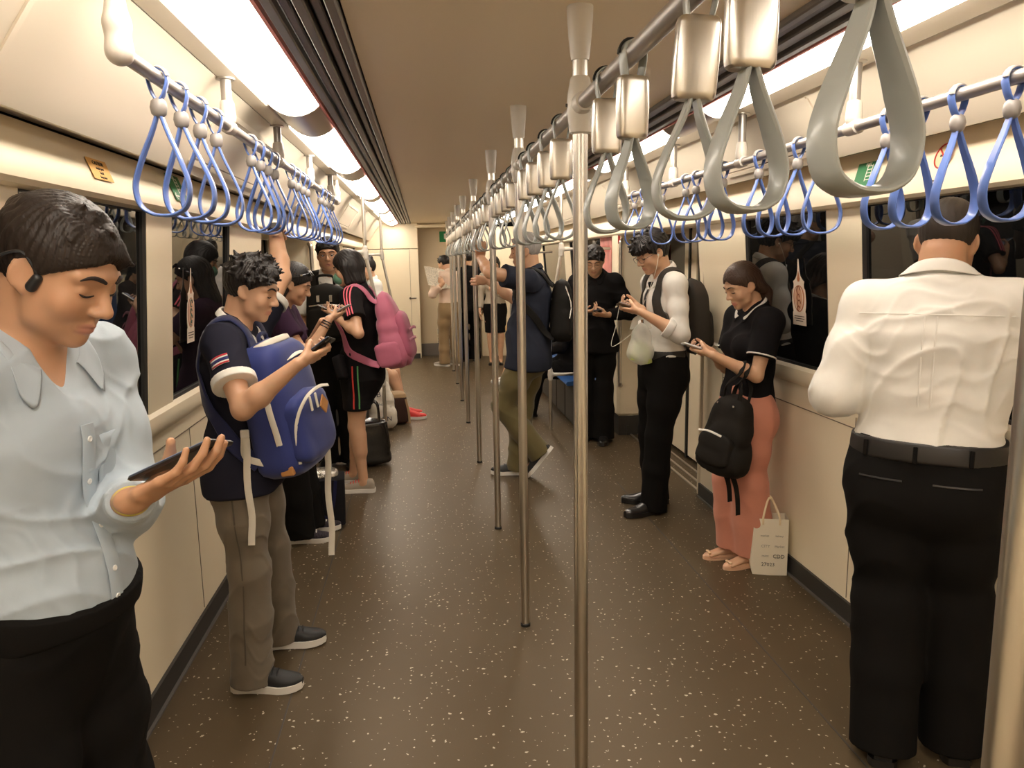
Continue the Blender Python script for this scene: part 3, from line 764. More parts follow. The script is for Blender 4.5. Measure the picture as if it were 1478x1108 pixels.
for sx in (-1, 1):
    i0, i1, o0, o1 = (.562, .752, .955, 1.022) if sx < 0 else (.535, .722, .90, 1.022)
    dz = 0 if sx < 0 else .045
    for k in range(5):          # ribs of the air slot
        w = (i1 - i0 - .012) / 5; x = i0 + w * (k + .5)
        mb = MB(); mb.box((sx * x, (Y0 + 13) / 2, 2.168 + (.010 if k % 2 else 0)), (w * (.80 if k % 2 == 0 else .66), 13 - Y0, .03), bev=.004); trm(mb, slat_m)
    mb = MB(); mb.box((sx * (i0 + i1) / 2, (Y0 + 13) / 2, 2.205), (i1 - i0, 13 - Y0, .02)); trm(mb, dark_gap)
    mb = MB(); mb.box((sx * (i1 - .003), (Y0 + 13) / 2, 2.163), (.010, 13 - Y0, .022)); trm(mb, red_m)  # reddish fringe of light beside the lamps, put in as a coloured strip
    mb = MB(); mb.box((sx * (o0 + o1) / 2, (Y0 + 13) / 2, 2.177), (o1 - o0, 13 - Y0, .024), bev=.004); trm(mb, cream_ceil)
    # lamp panels and the curved covers between them
    for q, (a, b) in enumerate(YL):
        lamp = empty('ceiling_lamp', (sx * (i1 + o0) / 2, (a + b) / 2, 2.165), ('%s ceiling lamp panel on the %s side, %s' % ('long white' , 'left' if sx < 0 else 'right', ['farthest behind the viewer', 'second behind the viewer', 'just behind the viewer', 'nearest in view', 'second from the viewer', 'third from the viewer', 'fourth from the viewer', 'fifth from the viewer', 'farthest, by the end wall'][q])), 'ceiling light', 'lamp panels along the ceiling')
        rings = [];
        for t in np.linspace(0, 1, 9):
            x = i1 + .006 + (o0 - i1 - .010) * t; z = 2.172 - .038 * math.sin(PI * t) ** .8
            rings.append([(sx * x, a, z), (sx * x, b, z), (sx * x, b, z + .006), (sx * x, a, z + .006)])
        mb = MB(); mb.loft(rings if sx > 0 else rings); mb.build('diffuser', lum_m, lamp)
        e = YL[q + 1][0] if q + 1 < len(YL) else 12.6
        rings = []
        for t in np.linspace(0, 1, 9):
            x = i1 + .006 + (o0 - i1 - .010) * t; z = 2.170 - .044 * math.sin(PI * t) ** .8
            rings.append([(sx * x, b, z), (sx * x, e, z), (sx * x, e, z + .008), (sx * x, b, z + .008)])
        mb = MB(); mb.loft(rings); mb.build('end_cover', mat('lamp_cover', (.50, .45, .40), .3, .6), lamp)
    # sloping side panel, shadow gap, header over the windows: one moulded profile
    prof = [(1.022, 2.165), (1.06, 2.135 + dz), (1.16, 1.985 + dz), (1.205, 1.925 + dz), (1.222, 1.903 + dz), (1.232, 1.903 + dz), (1.236, 1.925 + dz), (1.29, 1.93 + dz), (1.30, 1.905 + dz * .6), (1.272, 1.885 + dz * .5), (1.268, 1.86 + dz * .3), (1.280, 1.815), (1.300, 1.785), (1.332, 1.768), (1.40, 1.768), (1.42, 2.2), (1.1, 2.25)]
    # header and panel in two materials
    pa = prof[:7] + [(1.36, 1.94 + dz), (1.40, 2.2), (1.1, 2.25)]
    ring = lambda y, P: [(sx * x, y, z) for x, z in P]
    mb = MB(); mb.loft([ring(Y0, pa), ring(12.6, pa)]); trm(mb, cream_ceil)
    pb = hprof(sx) + [(1.40, 1.764), (1.45, 1.925 + dz)]
    mb = MB(); mb.loft([ring(Y0, pb), ring(12.6, pb)]); trm(mb, cream)
    # access hatches on the sloping panel
    for hy0, hy1 in ((.55, 1.62), (2.9, 3.95), (5.2, 6.3), (7.6, 8.7)):
        A = V3(sx * 1.075, 0, 2.119 + dz); B = V3(sx * 1.195, 0, 1.940 + dz); d = nrm(B - A); n = V3(-sx * .83, 0, -.55); n = nrm(n - d * (n @ d)); t = V3(0, 1, 0); L = np.linalg.norm(B - A)
        Rm = basis(d, t, n)
        if np.linalg.det(Rm) < 0: Rm = basis(d, -t, n)
        mb = MB(); c = (A + B) / 2 + V3(0, (hy0 + hy1) / 2, 0)
        for (cc, sz) in ((c - d * L / 2, (.018, hy1 - hy0, .014)), (c + d * L / 2, (.018, hy1 - hy0, .014)), (c - t * (hy1 - hy0) / 2, (L, .018, .014)), (c + t * (hy1 - hy0) / 2, (L, .018, .014))): mb.box(cc + n * .002, sz, Rm)
        trm(mb, cream_ceil)
        mb = MB(); mb.box(c + d * (L / 2 - .014) + n * .0015, (.005, hy1 - hy0 - .03, .004), Rm); trm(mb, seam_m)
        mb = MB(); mb.box(c + t * ((hy1 - hy0) / 2 - .014) + n * .0015, (L - .03, .005, .004), Rm); trm(mb, seam_m)
# side walls
def tx(z): return 1.392 - .058 * max(0, min(1, (z - 1.0) / .77))
def wseg(mb, sx, y0, y1, z0, z1, inset=0, th=.05):
    R = [(sx * (tx(z) + inset + e), y, z) for z in (z0, z1) for e in (0, th) for y in (y0, y1)]
    idx = [0, 1, 3, 2, 4, 5, 7, 6]; a = [R[i] for i in idx[:4]]; b = [R[i] for i in idx[4:]]
    mb.loft([a, b]) if sx > 0 else mb.loft([a[::-1], b[::-1]])
WIN = {-1: [(.55, 1.72), (1.985, 2.845), (3.12, 4.02)], 1: [(.6, 1.8), (2.02, 2.935), (3.205, 4.06)]}
nwin = 1; ntop = 1.775; nbot = 1.045
for sx in (-1, 1):
    side = 'left' if sx < 0 else 'right'
    ys = [Y0] + [q for a in WIN[sx] for q in a] + [4.78]
    mb = MB(); wseg(mb, sx, Y0, 4.78, 0, 1.0); wseg(mb, sx, Y0, 4.78, 1.0, nbot)
    for k in range(0, len(ys), 2): wseg(mb, sx, ys[k], ys[k + 1], nbot - .002, ntop + .002)
    # beyond the first doorway: wall with windows, then the jamb
    for (a, b) in ((6.62, 12.6),):
        wseg(mb, sx, a, b, 0, 1.0); wseg(mb, sx, a, b, 1.0, nbot)
    W2 = [(7.5, 9.1), (9.5, 11.2)]
    ys2 = [6.62] + [q for a in W2 for q in a] + [12.6]
    for k in range(0, len(ys2), 2): wseg(mb, sx, ys2[k], ys2[k + 1], nbot - .002, ntop + .002)
    wl = struct(mb.build('wall_' + side, cream, smooth=False))
    # rounded sill under the windows
    mb = MB(); pr = [(1.395, .955), (1.380, .965), (1.371, .985), (1.369, 1.01), (1.374, 1.035), (1.392, 1.050), (1.42, 1.050), (1.42, .955)]
    for a, b in WIN[sx]: pass
    mb.loft([[(sx * x, Y0, z) for x, z in pr], [(sx * x, 4.78, z) for x, z in pr]]); trm(mb, cream)
    mb = MB(); mb.box((sx * 1.389, (Y0 + 4.78) / 2, .045), (.02, 4.78 - Y0, .09)); o = struct(mb.build('baseboard_' + side, base_m))
    mb = MB(); mb.box((sx * 1.377, (Y0 + 4.78) / 2, .004), (.02, 4.78 - Y0, .008)); trm(mb, mat('skirting_edge', (.10, .09, .08), .5))
    mb = MB(); mb.box((sx * 1.389, 9.6, .045), (.02, 6, .09)); trm(mb, base_m)
    # panel seams
    for y in ((2.50, 3.30, 4.45) if sx < 0 else (2.62, 2.98, 4.44)):
        mb = MB(); mb.box((sx * 1.3915, y, .50), (.003, .004, .80)); trm(mb, seam_m)
    mb = MB(); mb.box((sx * 1.3915, (Y0 + 4.44) / 2, .852 if sx > 0 else .90), (.003, 4.44 - Y0, .004)); trm(mb, seam_m)
    for a, b in WIN[sx] + W2:
        root = struct(empty('window_%d' % nwin, (sx * 1.40, (a + b) / 2, 1.0))); nwin += 1
        d = nrm(V3(sx * (tx(ntop) - tx(nbot)), 0, ntop - nbot)); t = V3(0, 1, 0); n = nrm(np.cross(t, d)); n = n if n[0] * sx < 0 else -n
        Lz = (ntop - nbot) / d[2]; c = V3(sx * (tx(nbot) + tx(ntop)) / 2, (a + b) / 2, (ntop + nbot) / 2) - n * .012
        Rm = basis(t, d, np.cross(t, d))
        mb = MB(); mb.box(c - n * .012, (b - a, Lz, .012), Rm); struct(mb.build('window_pane', glass_m, root, smooth=False))
        mb = MB()
        o_ = [(-(b - a) / 2, -Lz / 2), ((b - a) / 2, -Lz / 2), ((b - a) / 2, Lz / 2), (-(b - a) / 2, Lz / 2)]
        i_ = [(x * (1 - .020 / (b - a) * 2), y * (1 - .016 / Lz * 2)) for x, y in o_]
        zz = np.cross(t, d)
        f = lambda p, h: c + t * p[0] + d * p[1] + n * h
        mb.loft([[f(o_[k], -.004), f(o_[k], .010), f(i_[k], .004), f(i_[k], -.006)] for k in range(4)], closed=True)
        struct(mb.build('window_gasket', frame_m, root, smooth=False))
    # doorway: recessed double door leaves, jamb beyond, threshold
    for (a, b) in ((4.78, 6.62),):
        mb = MB(); mb.box((sx * 1.53, a + .02, 1.0), (.30, .04, 2.0), bev=.012); trm(mb, cream)          # near jamb return
        mb = MB(); mb.box((sx * 1.465, b + .108, 1.10), (.35, .24, 1.86), bev=.025); trm(mb, cream)      # far jamb facing the viewer
        mb = MB(); mb.box((sx * 1.470, b + .104, .087), (.33, .22, .174)); trm(mb, base_m)
        for px, pz in ((1.325, .30), (1.42, .30), (1.325, .62), (1.42, .62), (1.36, 1.58), (1.46, 1.58)):
            pass
        for j, (y0, y1) in enumerate(((a + .04, (a + b) / 2 - .012), ((a + b) / 2 + .012, b))):
            mid = (y0 + y1) / 2; w = y1 - y0
            dr = struct(empty('door_%d' % (1 + j + (2 if sx > 0 else 0)), (sx * 1.63, mid, 0)))
            mb = MB(); xx = sx * 1.64
            mb.box((xx, mid, .46), (.04, w, .86), bev=.01); struct(mb.build('door_panel', cream, dr))
            mb = MB(); mb.box((xx, mid, 1.86), (.04, w, .20), bev=.01); struct(mb.build('door_panel', cream, dr))
            for yy in (y0 + .06, y1 - .06):
                mb = MB(); mb.box((xx, yy, 1.33), (.04, .12, .88)); struct(mb.build('door_stile', cream, dr))
            mb = MB(); mb.box((xx + sx * .004, mid, 1.33), (.02, w - .24, .88)); struct(mb.build('door_glass', glass_m, dr))
        mb = MB(); mb.box((sx * 1.622, (a + b) / 2, 1.0), (.03, .03, 1.96)); trm(mb, rubber)
        mb = MB(); mb.box((sx * 1.605, b - .02, 1.0), (.035, .03, 1.96)); trm(mb, rubber)
        for e in (0, .07, .15):
            mb = MB(); mb.box((sx * (1.42 + e), (a + b) / 2, .003), (.018, b - a, .008)); trm(mb, alu)
        mb = MB(); mb.box((sx * 1.54, (a + b) / 2, 2.02), (.28, b - a, .14)); trm(mb, cream)
        mb = MB(); mb.box((sx * 1.70, (a + b) / 2, 1.0), (.04, b - a + .3, 2.2)); trm(mb, dark_gap)
    mb = MB(); mb.box((sx * 1.56, (Y0 + 4.78) / 2, 1.1), (.04, 4.78 - Y0, 2.3)); trm(mb, dark_gap)
    mb = MB(); mb.box((sx * 1.56, 9.8, 1.1), (.04, 5.6, 2.3)); trm(mb, dark_gap)
bolt_m = mat('bolt_head', (.12, .10, .08), .4, .5)
for px, py in ((905, 397), (920, 396), (905, 410), (912, 549), (925, 549), (912, 606), (925, 606)):
    p = at(px, py, 6.615)
    if 1.3 < p[0] < 1.57:
        mb = MB(); mb.lathe([(.008, 0), (.007, -.006), (.001, -.008)], (p[0], 6.622, p[2]), (0, 1, 0), 10); trm(mb, bolt_m)
# access panel and notices on the left wall beyond the second window
mb = MB(); mb.box((-1.372, 4.57, 1.45), (.012, .34, .46), bev=.004); trm(mb, cream)
mb = MB(); mb.box((1.372, 4.26, 1.40), (.010, .30, .62), bev=.004); trm(mb, cream)
for z in (1.10,):
    mb = MB(); mb.box((1.379, 4.26, z), (.004, .30, .006)); trm(mb, seam_m)
mb = MB(); mb.tube([(1.372, 4.72, .28), (1.362, 4.72, 1.72)], .008, 8); trm(mb, mat('seal_strip', (.55, .47, .35), .5))
# end wall
mb = MB(); mb.box((0, Y0 - .03, 1.1), (3.2, .06, 2.4)); struct(mb.build('wall_back', cream))
mb = MB(); mb.box((-.99, 12.66, .88), (1.06, .12, 1.76), bev=.006); struct(mb.build('door_5', cream))
mb = MB(); mb.box((-.99, 12.66, 1.98), (1.06, .12, .42), bev=.006); struct(mb.build('wall_end', cream))
mb = MB(); mb.box((1.03, 12.66, 1.05), (.98, .12, 2.1), bev=.006); trm(mb, cream)
mb = MB(); mb.box((0, 13.0, 1.05), (1.2, .06, 2.3)); trm(mb, mat('end_recess_panel', (.68, .56, .38), .5))
mb = MB(); mb.box((.34, 12.955, 1.0), (.42, .03, 2.0)); trm(mb, mat('gangway_dark', (.24, .185, .13), .7))
mb = MB(); mb.box((0, 12.955, .10), (1.0, .03, .20)); trm(mb, mat('recess_kick', (.16, .14, .12), .5))
mb = MB(); mb.box((0, 12.62, 2.12), (1.0, .06, .05), bev=.006); trm(mb, cream)
mb = MB(); mb.box((-1.0, 12.595, .04), (1.04, .02, .08)); trm(mb, base_m)
for x in (-.60,):
    mb = MB(); mb.box((x, 12.597, .88), (.004, .006, 1.74)); trm(mb, seam_m)
lk = empty('cabinet_latch', (-.55, 12.59, .98), 'small dark latch on the tall cream cabinet door at the end wall', 'latch')
mb = MB(); mb.box((-.56, 12.590, .98), (.10, .012, .014), bev=.004); mb.build('latch_bar', bolt_m, lk)
mb = MB(); mb.lathe([(.018, 0), (.016, -.010), (.002, -.012)], (-.61, 12.598, .98), (0, 1, 0), 12); mb.build('lock_barrel', bolt_m, lk)
for z in (.40, .24):
    for x in (-.13, .04):
        v = empty('air_vent', (x, 12.968, z), 'small slotted grey vent low on the recessed end wall, %s row, %s one' % ('upper' if z > .3 else 'lower', 'left' if x < 0 else 'right'), 'vent', 'vents low on the end wall')
        mb = MB(); mb.box((x, 12.966, z), (.125, .008, .105)); mb.build('vent_plate', cream, v)
        for k in range(4):
            mb = MB(); mb.box((x, 12.960, z - .036 + k * .024), (.11, .008, .012)); mb.build('vent_slot', mat('vent_dark', (.06, .07, .09), .6), v)
# ---------------- poles, rails, brackets
POLES = [.440, 1.92, 3.127, 4.365, 5.892, 7.40, 8.605, 9.83, 11.0, 12.1]
PN = ['blurred at the right edge of the picture', 'nearest in the middle of the floor', 'second in the centre row', 'third in the centre row', 'fourth in the centre row', 'fifth in the centre row', 'sixth in the centre row', 'seventh in the centre row', 'eighth in the centre row', 'last in the centre row by the end wall']
RZ = 1.945
for i, y in enumerate(POLES):
    o = empty('grab_pole', (0, y, 0), 'vertical steel grab pole, ' + PN[i], 'pole', 'centre grab poles')
    MB().cyl((0, y, .012), (0, y, 2.06), .0185, n=24).build('pole_tube', metal, o)
    MB().lathe([(.0215, 0), (.0215, .010), (.0185, .014)], (0, y, 0), n=24).build('foot_ring', rubber, o)
    MB().lathe([(.0215, 2.048), (.0235, 2.06), (.0275, 2.10), (.031, 2.145), (.032, 2.172), (.020, 2.172)], (0, y, 0), n=24).build('ceiling_socket', grey_pl, o)
    j = MB(); j.lathe([(.0205, RZ - .068), (.026, RZ - .064), (.030, RZ - .03), (.0325, RZ), (.030, RZ + .03), (.024, RZ + .062), (.0205, RZ + .066)], (0, y, 0), n=24)
    jo = j.build('joint', grey_pl, o)
    MB().lathe([(.019, -.060), (.022, -.058), (.026, -.030), (.026, .030), (.022, .058), (.019, .060)], (0, y, RZ), (0, 1, 0), 20).build('joint_sleeve', grey_pl, jo)
    MB().lathe([(.0001, .004), (.004, .003), (.004, -.004)], (-.0325, y, RZ), (-1, 0, 0), 8).build('screw', bolt_m, jo)
for i, (a, b) in enumerate(zip([-.9] + POLES, POLES)):
    o = tag(MB().cyl((0, a + .03, RZ), (0, b - .03, RZ), .0175, n=20).build('overhead_rail', rail_m), 'overhead steel rail along the middle, ' + ('reaching behind the viewer' if i == 0 else 'between the %s and %s centre poles' % (['edge', 'nearest', 'second', 'third', 'fourth', 'fifth', 'sixth', 'seventh', 'eighth', 'last'][i - 1], ['edge', 'nearest', 'second', 'third', 'fourth', 'fifth', 'sixth', 'seventh', 'eighth', 'last'][i])), 'rail', 'centre rail lengths')
RAILS = {-1: (-1.0, 2.015, 1.76, 5.86), 1: (.96, 1.968, .9, 5.12)}
for sx in (-1, 1):
    rx, rz, a, b = RAILS[sx]; side = 'left' if sx < 0 else 'right'
    o = empty('strap_rail', (rx, (a + b) / 2, rz), 'long grey tube rail over the %s row of passengers, carrying blue straps' % side, 'rail')
    MB().cyl((rx, a, rz), (rx, b, rz), .0165, n=20).build('rail_tube', rail_m, o)
    ends = [a, b]
    for e, s_ in ((a, -1), (b, 1)):
        prims = [E((rx, e, rz), (rx, e - s_ * .02, rz), .0225, .020, None, .02), E((rx, e, rz), (rx, e, rz + .055), .024, .027, None, .02), E((rx, e, rz + .055), (rx, e, rz + .10), .026, .020, None, .01)]
        blob('end_bracket', prims, .004, grey_pl, o)
        MB().cyl((rx, e, rz + .09), (rx, e, 2.172), .0165, n=16).build('hanger_tube', rail_m, o)
    for y in ((2.672, 3.56, 4.52, 5.50) if sx < 0 else (1.30, 2.366, 3.229, 4.127)):
        MB().lathe([(.019, -.032), (.0225, -.03), (.0235, 0), (.0225, .03), (.019, .032)], (rx, y, rz), (0, 1, 0), 18).build('clamp', grey_pl, o)
        MB().lathe([(.019, .006), (.024, .016), (.026, .030), (.022, .075), (.0185, .08)], (rx, y, rz), n=18).build('clamp_neck', grey_pl, o)
        MB().cyl((rx, y, rz + .07), (rx, y, 2.166), .0165, n=16).build('hanger_tube', rail_m, o)
        MB().lathe([(.030, 0), (.030, -.007), (.018, -.009)], (rx, y, 2.167), n=20).build('ceiling_flange', alu, o)
# ---------------- hanging straps
def teardrop(top, bot, half, n=26, lean=0):
    """points of a hanging loop in the xz plane, from the knot round and back"""
    h = top - bot; out = []
    ctl = [(0.004, 0), (.30 * half, -.18 * h), (.72 * half, -.45 * h), (1.0 * half, -.70 * h), (.86 * half, -.90 * h), (.42 * half, -.985 * h), (0, -1.0 * h)]
    rgt = spline([(x, 0, z) for x, z in ctl], n); lft = [V3(-p[0], 0, p[2]) for p in rgt[::-1]][1:]
    return [V3(p[0], 0, p[2] + top) for p in rgt + lft]
def strap_parts(kind, o, rz, tilt=0):
    p0 = V3(o.location)
    band = gstrap_m if kind == 'grey' else blue_m
    r = .0215; ww = .031 if kind == 'blue' else .042; tk = .0075 if kind == 'blue' else .0065
    if kind == 'blue':
        tip = -.056
        path = [(0, 0, tip), (-.012, 0, -.038), (-.0205, 0, -.012)] + [(r * math.cos(t), 0, r * math.sin(t)) for t in np.linspace(PI, 0, 9)] + [(.0205, 0, -.012), (.012, 0, -.038)]
        P = spline(path + [path[0]], 30); c = V3(0, 0, -.01)
        MB().ribbon([p0 + q for q in P], lambda q: q - p0 - c, .024, .0050).build('hanger_band', band, o)
        t = [p0 + V3((r + .0035) * math.cos(a), -.006, (r + .0035) * math.sin(a)) for a in np.linspace(PI * .98, PI * .05, 11)]
        MB().ribbon(t, lambda q: q - p0, .016, .005).build('rail_grip', ball_m, o)
        bd = MB(); bd.lathe([(.001, -.0235), (.010, -.0215), (.0165, -.015), (.0195, 0), (.0165, .015), (.010, .0215), (.001, .0235)], p0 + V3(0, 0, -.068), (0, 0, 1), 20, xs=1.0); bo = bd.build('bead', ball_m, o)
        L = teardrop(-.083, -.318, .062); rot = tilt
    else:
        path = [(-.006, 0, -.075), (-.016, 0, -.045), (-.0215, 0, -.012)] + [(r * math.cos(t), 0, r * math.sin(t)) for t in np.linspace(PI, 0, 9)] + [(.0215, 0, -.012), (.016, 0, -.045), (.006, 0, -.075)]
        P = spline(path, 30)
        MB().ribbon([p0 + q for q in P], lambda q: q - p0 + V3(0, 0, .01), .026, .004).build('hanger_band', band, o)
        t = [p0 + V3((r + .003) * math.cos(a), .010, (r + .003) * math.sin(a)) for a in np.linspace(PI * 1.0, 0, 11)]
        MB().ribbon(t, lambda q: q - p0, .016, .005).build('rail_grip', rubber, o)
        rings = []
        for z, k in ((-.040, .80), (-.043, .92), (-.050, .97), (-.095, 1.0), (-.140, .97), (-.147, .92), (-.150, .80)):
            rg = []
            for q in range(28):
                a = 2 * PI * q / 28; cx_, cy_ = math.cos(a), math.sin(a); e = lambda v, pw: np.sign(v) * abs(v) ** pw
                rg.append(p0 + V3(e(cx_, .55) * .032 * k, e(cy_, .7) * .0165 * k, z))
            rings.append(rg)
        MB().loft(rings[::-1]).build('metal_sleeve', metal, o)
        L = teardrop(-.145, -.312, .043)
    c = V3(0, 0, -.24)
    MB().ribbon([p0 + q for q in L], lambda q: q - p0 - c, [ww * (.62 + .38 * min(1, j / 9, (len(L) - 1 - j) / 9)) for j in range(len(L))], tk).build('loop', band, o)
proto = {}
def strap(kind, x, y, rz, label, group, tilt=0, swing=0, yaw=0):
    if kind not in proto:
        o = empty('hand_strap', (x, y, rz), label, 'hand strap', group); strap_parts(kind, o, rz); proto[kind] = o
    else:
        o = copy_tree(proto[kind]); o.location = (x, y, rz); tag(o, label, 'hand strap', group)
    o.rotation_euler = (swing, tilt, yaw); return o
ordn = ['first', 'second', 'third', 'fourth', 'fifth', 'sixth', 'seventh', 'eighth', 'ninth', 'tenth', 'eleventh', 'twelfth', 'thirteenth', 'fourteenth', 'fifteenth', 'sixteenth', 'seventeenth', 'eighteenth', 'nineteenth', 'twentieth']
rs = np.random.RandomState(3)
for i, y in enumerate([1.99, 2.15, 2.33, 2.50, 2.99, 3.14, 3.30, 3.44, 3.86, 4.02, 4.20, 4.36, 4.92, 5.12, 5.32, 5.52]):
    strap('blue', -1.0, y, 2.015, 'blue loop strap with grey bead on the left rail, %s from the viewer' % ordn[i], 'blue straps on the left rail', 0 if i == 7 else rs.normal() * .02, 0 if i == 7 else rs.normal() * .02, 0 if i == 7 else rs.normal() * .12)
for i, y in enumerate([1.70, 1.885, 2.035, 2.18, 2.56, 2.72, 2.89, 3.05, 3.42, 3.56, 3.77, 3.93, 4.32, 4.50, 4.70, 4.90]):
    strap('blue', .96, y, 1.968, 'blue loop strap with grey bead on the right rail, %s from the viewer' % ordn[i], 'blue straps on the right rail', rs.normal() * .02, rs.normal() * .02, rs.normal() * .12)
gy = [.668, .92, 1.09, 1.44, 1.645, 2.18, 2.43, 2.70, 2.93]
for i in range(3, len(POLES)):
    a, b = POLES[i - 1], POLES[i]; gy += [a + (b - a) * t for t in (.2, .4, .6, .8)]
for i, y in enumerate(gy):
    if i < 20: nm = '%s from the viewer' % ordn[i]
    else: nm = '%s from the end wall' % ordn[len(gy) - 1 - i]
    strap('grey', 0, y, RZ, 'grey loop strap with steel sleeve on the middle rail, ' + nm, 'grey straps on the middle rail', rs.normal() * .025, rs.normal() * .03, rs.normal() * .15 + (.12 if i < 5 else 0))
# ------------------------------------------------------------------ passengers
def S(r, g, b):
    f = lambda c: (c / 255 / 12.92) if c <= 10 else ((c / 255 + .055) / 1.055) ** 2.4
    return (f(r), f(g), f(b))
def want(k): return True
def cloth(name, col, rough=.8, wave=900, sheen=.15, b=.25):
    return mat(name, col, rough, sheen=sheen if max(col) > .06 else 0, bump=(wave, b, .0006), noise=(9, .06), spec=.25 if max(col) > .06 else .12)
black_tr = cloth('black_trouser_cloth', (.0065, .0056, .0050), .85)
black_cl = cloth('black_cloth', (.014, .013, .014), .85)
white_sh = cloth('white_shirt_cotton', (.76, .735, .68), .75)
leather = mat('black_leather', (.010, .009, .009), .28, coat=.3)
belt_m = mat('black_belt_leather', (.016, .014, .013), .4)
white_rub = mat('white_rubber', (.70, .66, .60), .5)
white_cl = cloth('white_webbing', (.66, .61, .52), .8)
btn_m = mat('shirt_button', (.72, .72, .70), .3)
ph_body = mat('phone_body_black', (.012, .012, .013), .3, coat=.3)
ph_scr = mat('phone_screen', (.01, .01, .012), .08, emit=(.75, .82, 1.0), es=.25)
steel = mat('polished_metal', (.6, .58, .54), .25, 1.0)
def phone(label, c, lng, pn, wd=.073, ln=.150, th=.0085, body=None, lit=True, case=None):
    lng = nrm(lng); pn = nrm(V3(pn) - lng * (V3(pn) @ lng)); lat = np.cross(pn, lng); R = basis(lat, lng, pn); c = V3(c)
    o = empty('smartphone', tuple(c), label, 'phone')
    MB().box(c, (wd, ln, th), R, .0038).build('phone_body', body or ph_body, o)
    MB().box(c + pn * (th / 2 + .0001), (wd - .005, ln - .012, .0008), R).build('screen', ph_scr if lit else ph_body, o)
    MB().box(c - pn * (th / 2 + .0006) + lng * ln * .36 + lat * wd * .0, (.022, .034, .0018), R, .0008).build('camera_bump', body or ph_body, o)
    q = c - pn * (th / 2 + .0015) + lng * ln * .38
    MB().lathe([(.0075, 0), (.0075, .0012), (.005, .0014), (.001, .0010)], q, -pn, 16).build('camera_lens', mat('lens_glass', (.01, .01, .015), .05), o)
    return o
def placket(s, prims, m, n_btn=6, top=.02, length=.30, side=0.0, w=.030, dirf=None):
    """button strip down the shirt front, with its buttons"""
    f = s.CF if dirf is None else dirf
    pts = [s.nb - s.U * (top + length * t) + s.CR * side for t in np.linspace(0, 1, 14)]
    prims = s.tor; P = [cast(prims, p + f * .35, -f) for p in pts]; N = grad(prims, np.array(P), .006)
    P = [p + n * .0012 for p, n in zip(P, N)]
    o = MB().ribbon(P, list(N), w, .0022).build('placket', m, s.root)
    for k in range(n_btn):
        i = int(1 + k * 12 / max(1, n_btn - 1)); i = min(i, 12); a = P[i] + N[i] * .0014
        b = MB(); b.lathe([(.0052, -.001), (.0056, .0008), (.0040, .0018), (.0028, .0010), (.001, .0010)], a, N[i], 14); b.build('button', btn_m, o)
    return o
def patch(s, name, prims, c, d, x, y, wx, wy, m, n=8, off=.0016, parent=None, th=.0016, round_=0):
    """flat cloth piece laid onto the surface seen from c + d"""
    d = nrm(d); x = nrm(x); y = nrm(y); V = []; 
    for j in range(n + 1):
        for i in range(n + 1):
            u, v = (i / n - .5) * wx, (j / n - .5) * wy
            p = cast(prims, V3(c) + x * u + y * v + d * .12, -d); V.append(p)
    V = np.array(V); N = grad(prims, V, .004); V = V + N * off
    F = [(j * (n + 1) + i, j * (n + 1) + i + 1, (j + 1) * (n + 1) + i + 1, (j + 1) * (n + 1) + i) for j in range(n) for i in range(n)]
    if np.cross(x, y) @ d < 0: F = [f[::-1] for f in F]
    o = make(name, V, F, m, parent or s.root); md = o.modifiers.new('t', 'SOLIDIFY'); md.thickness = th; md.offset = 1; return o
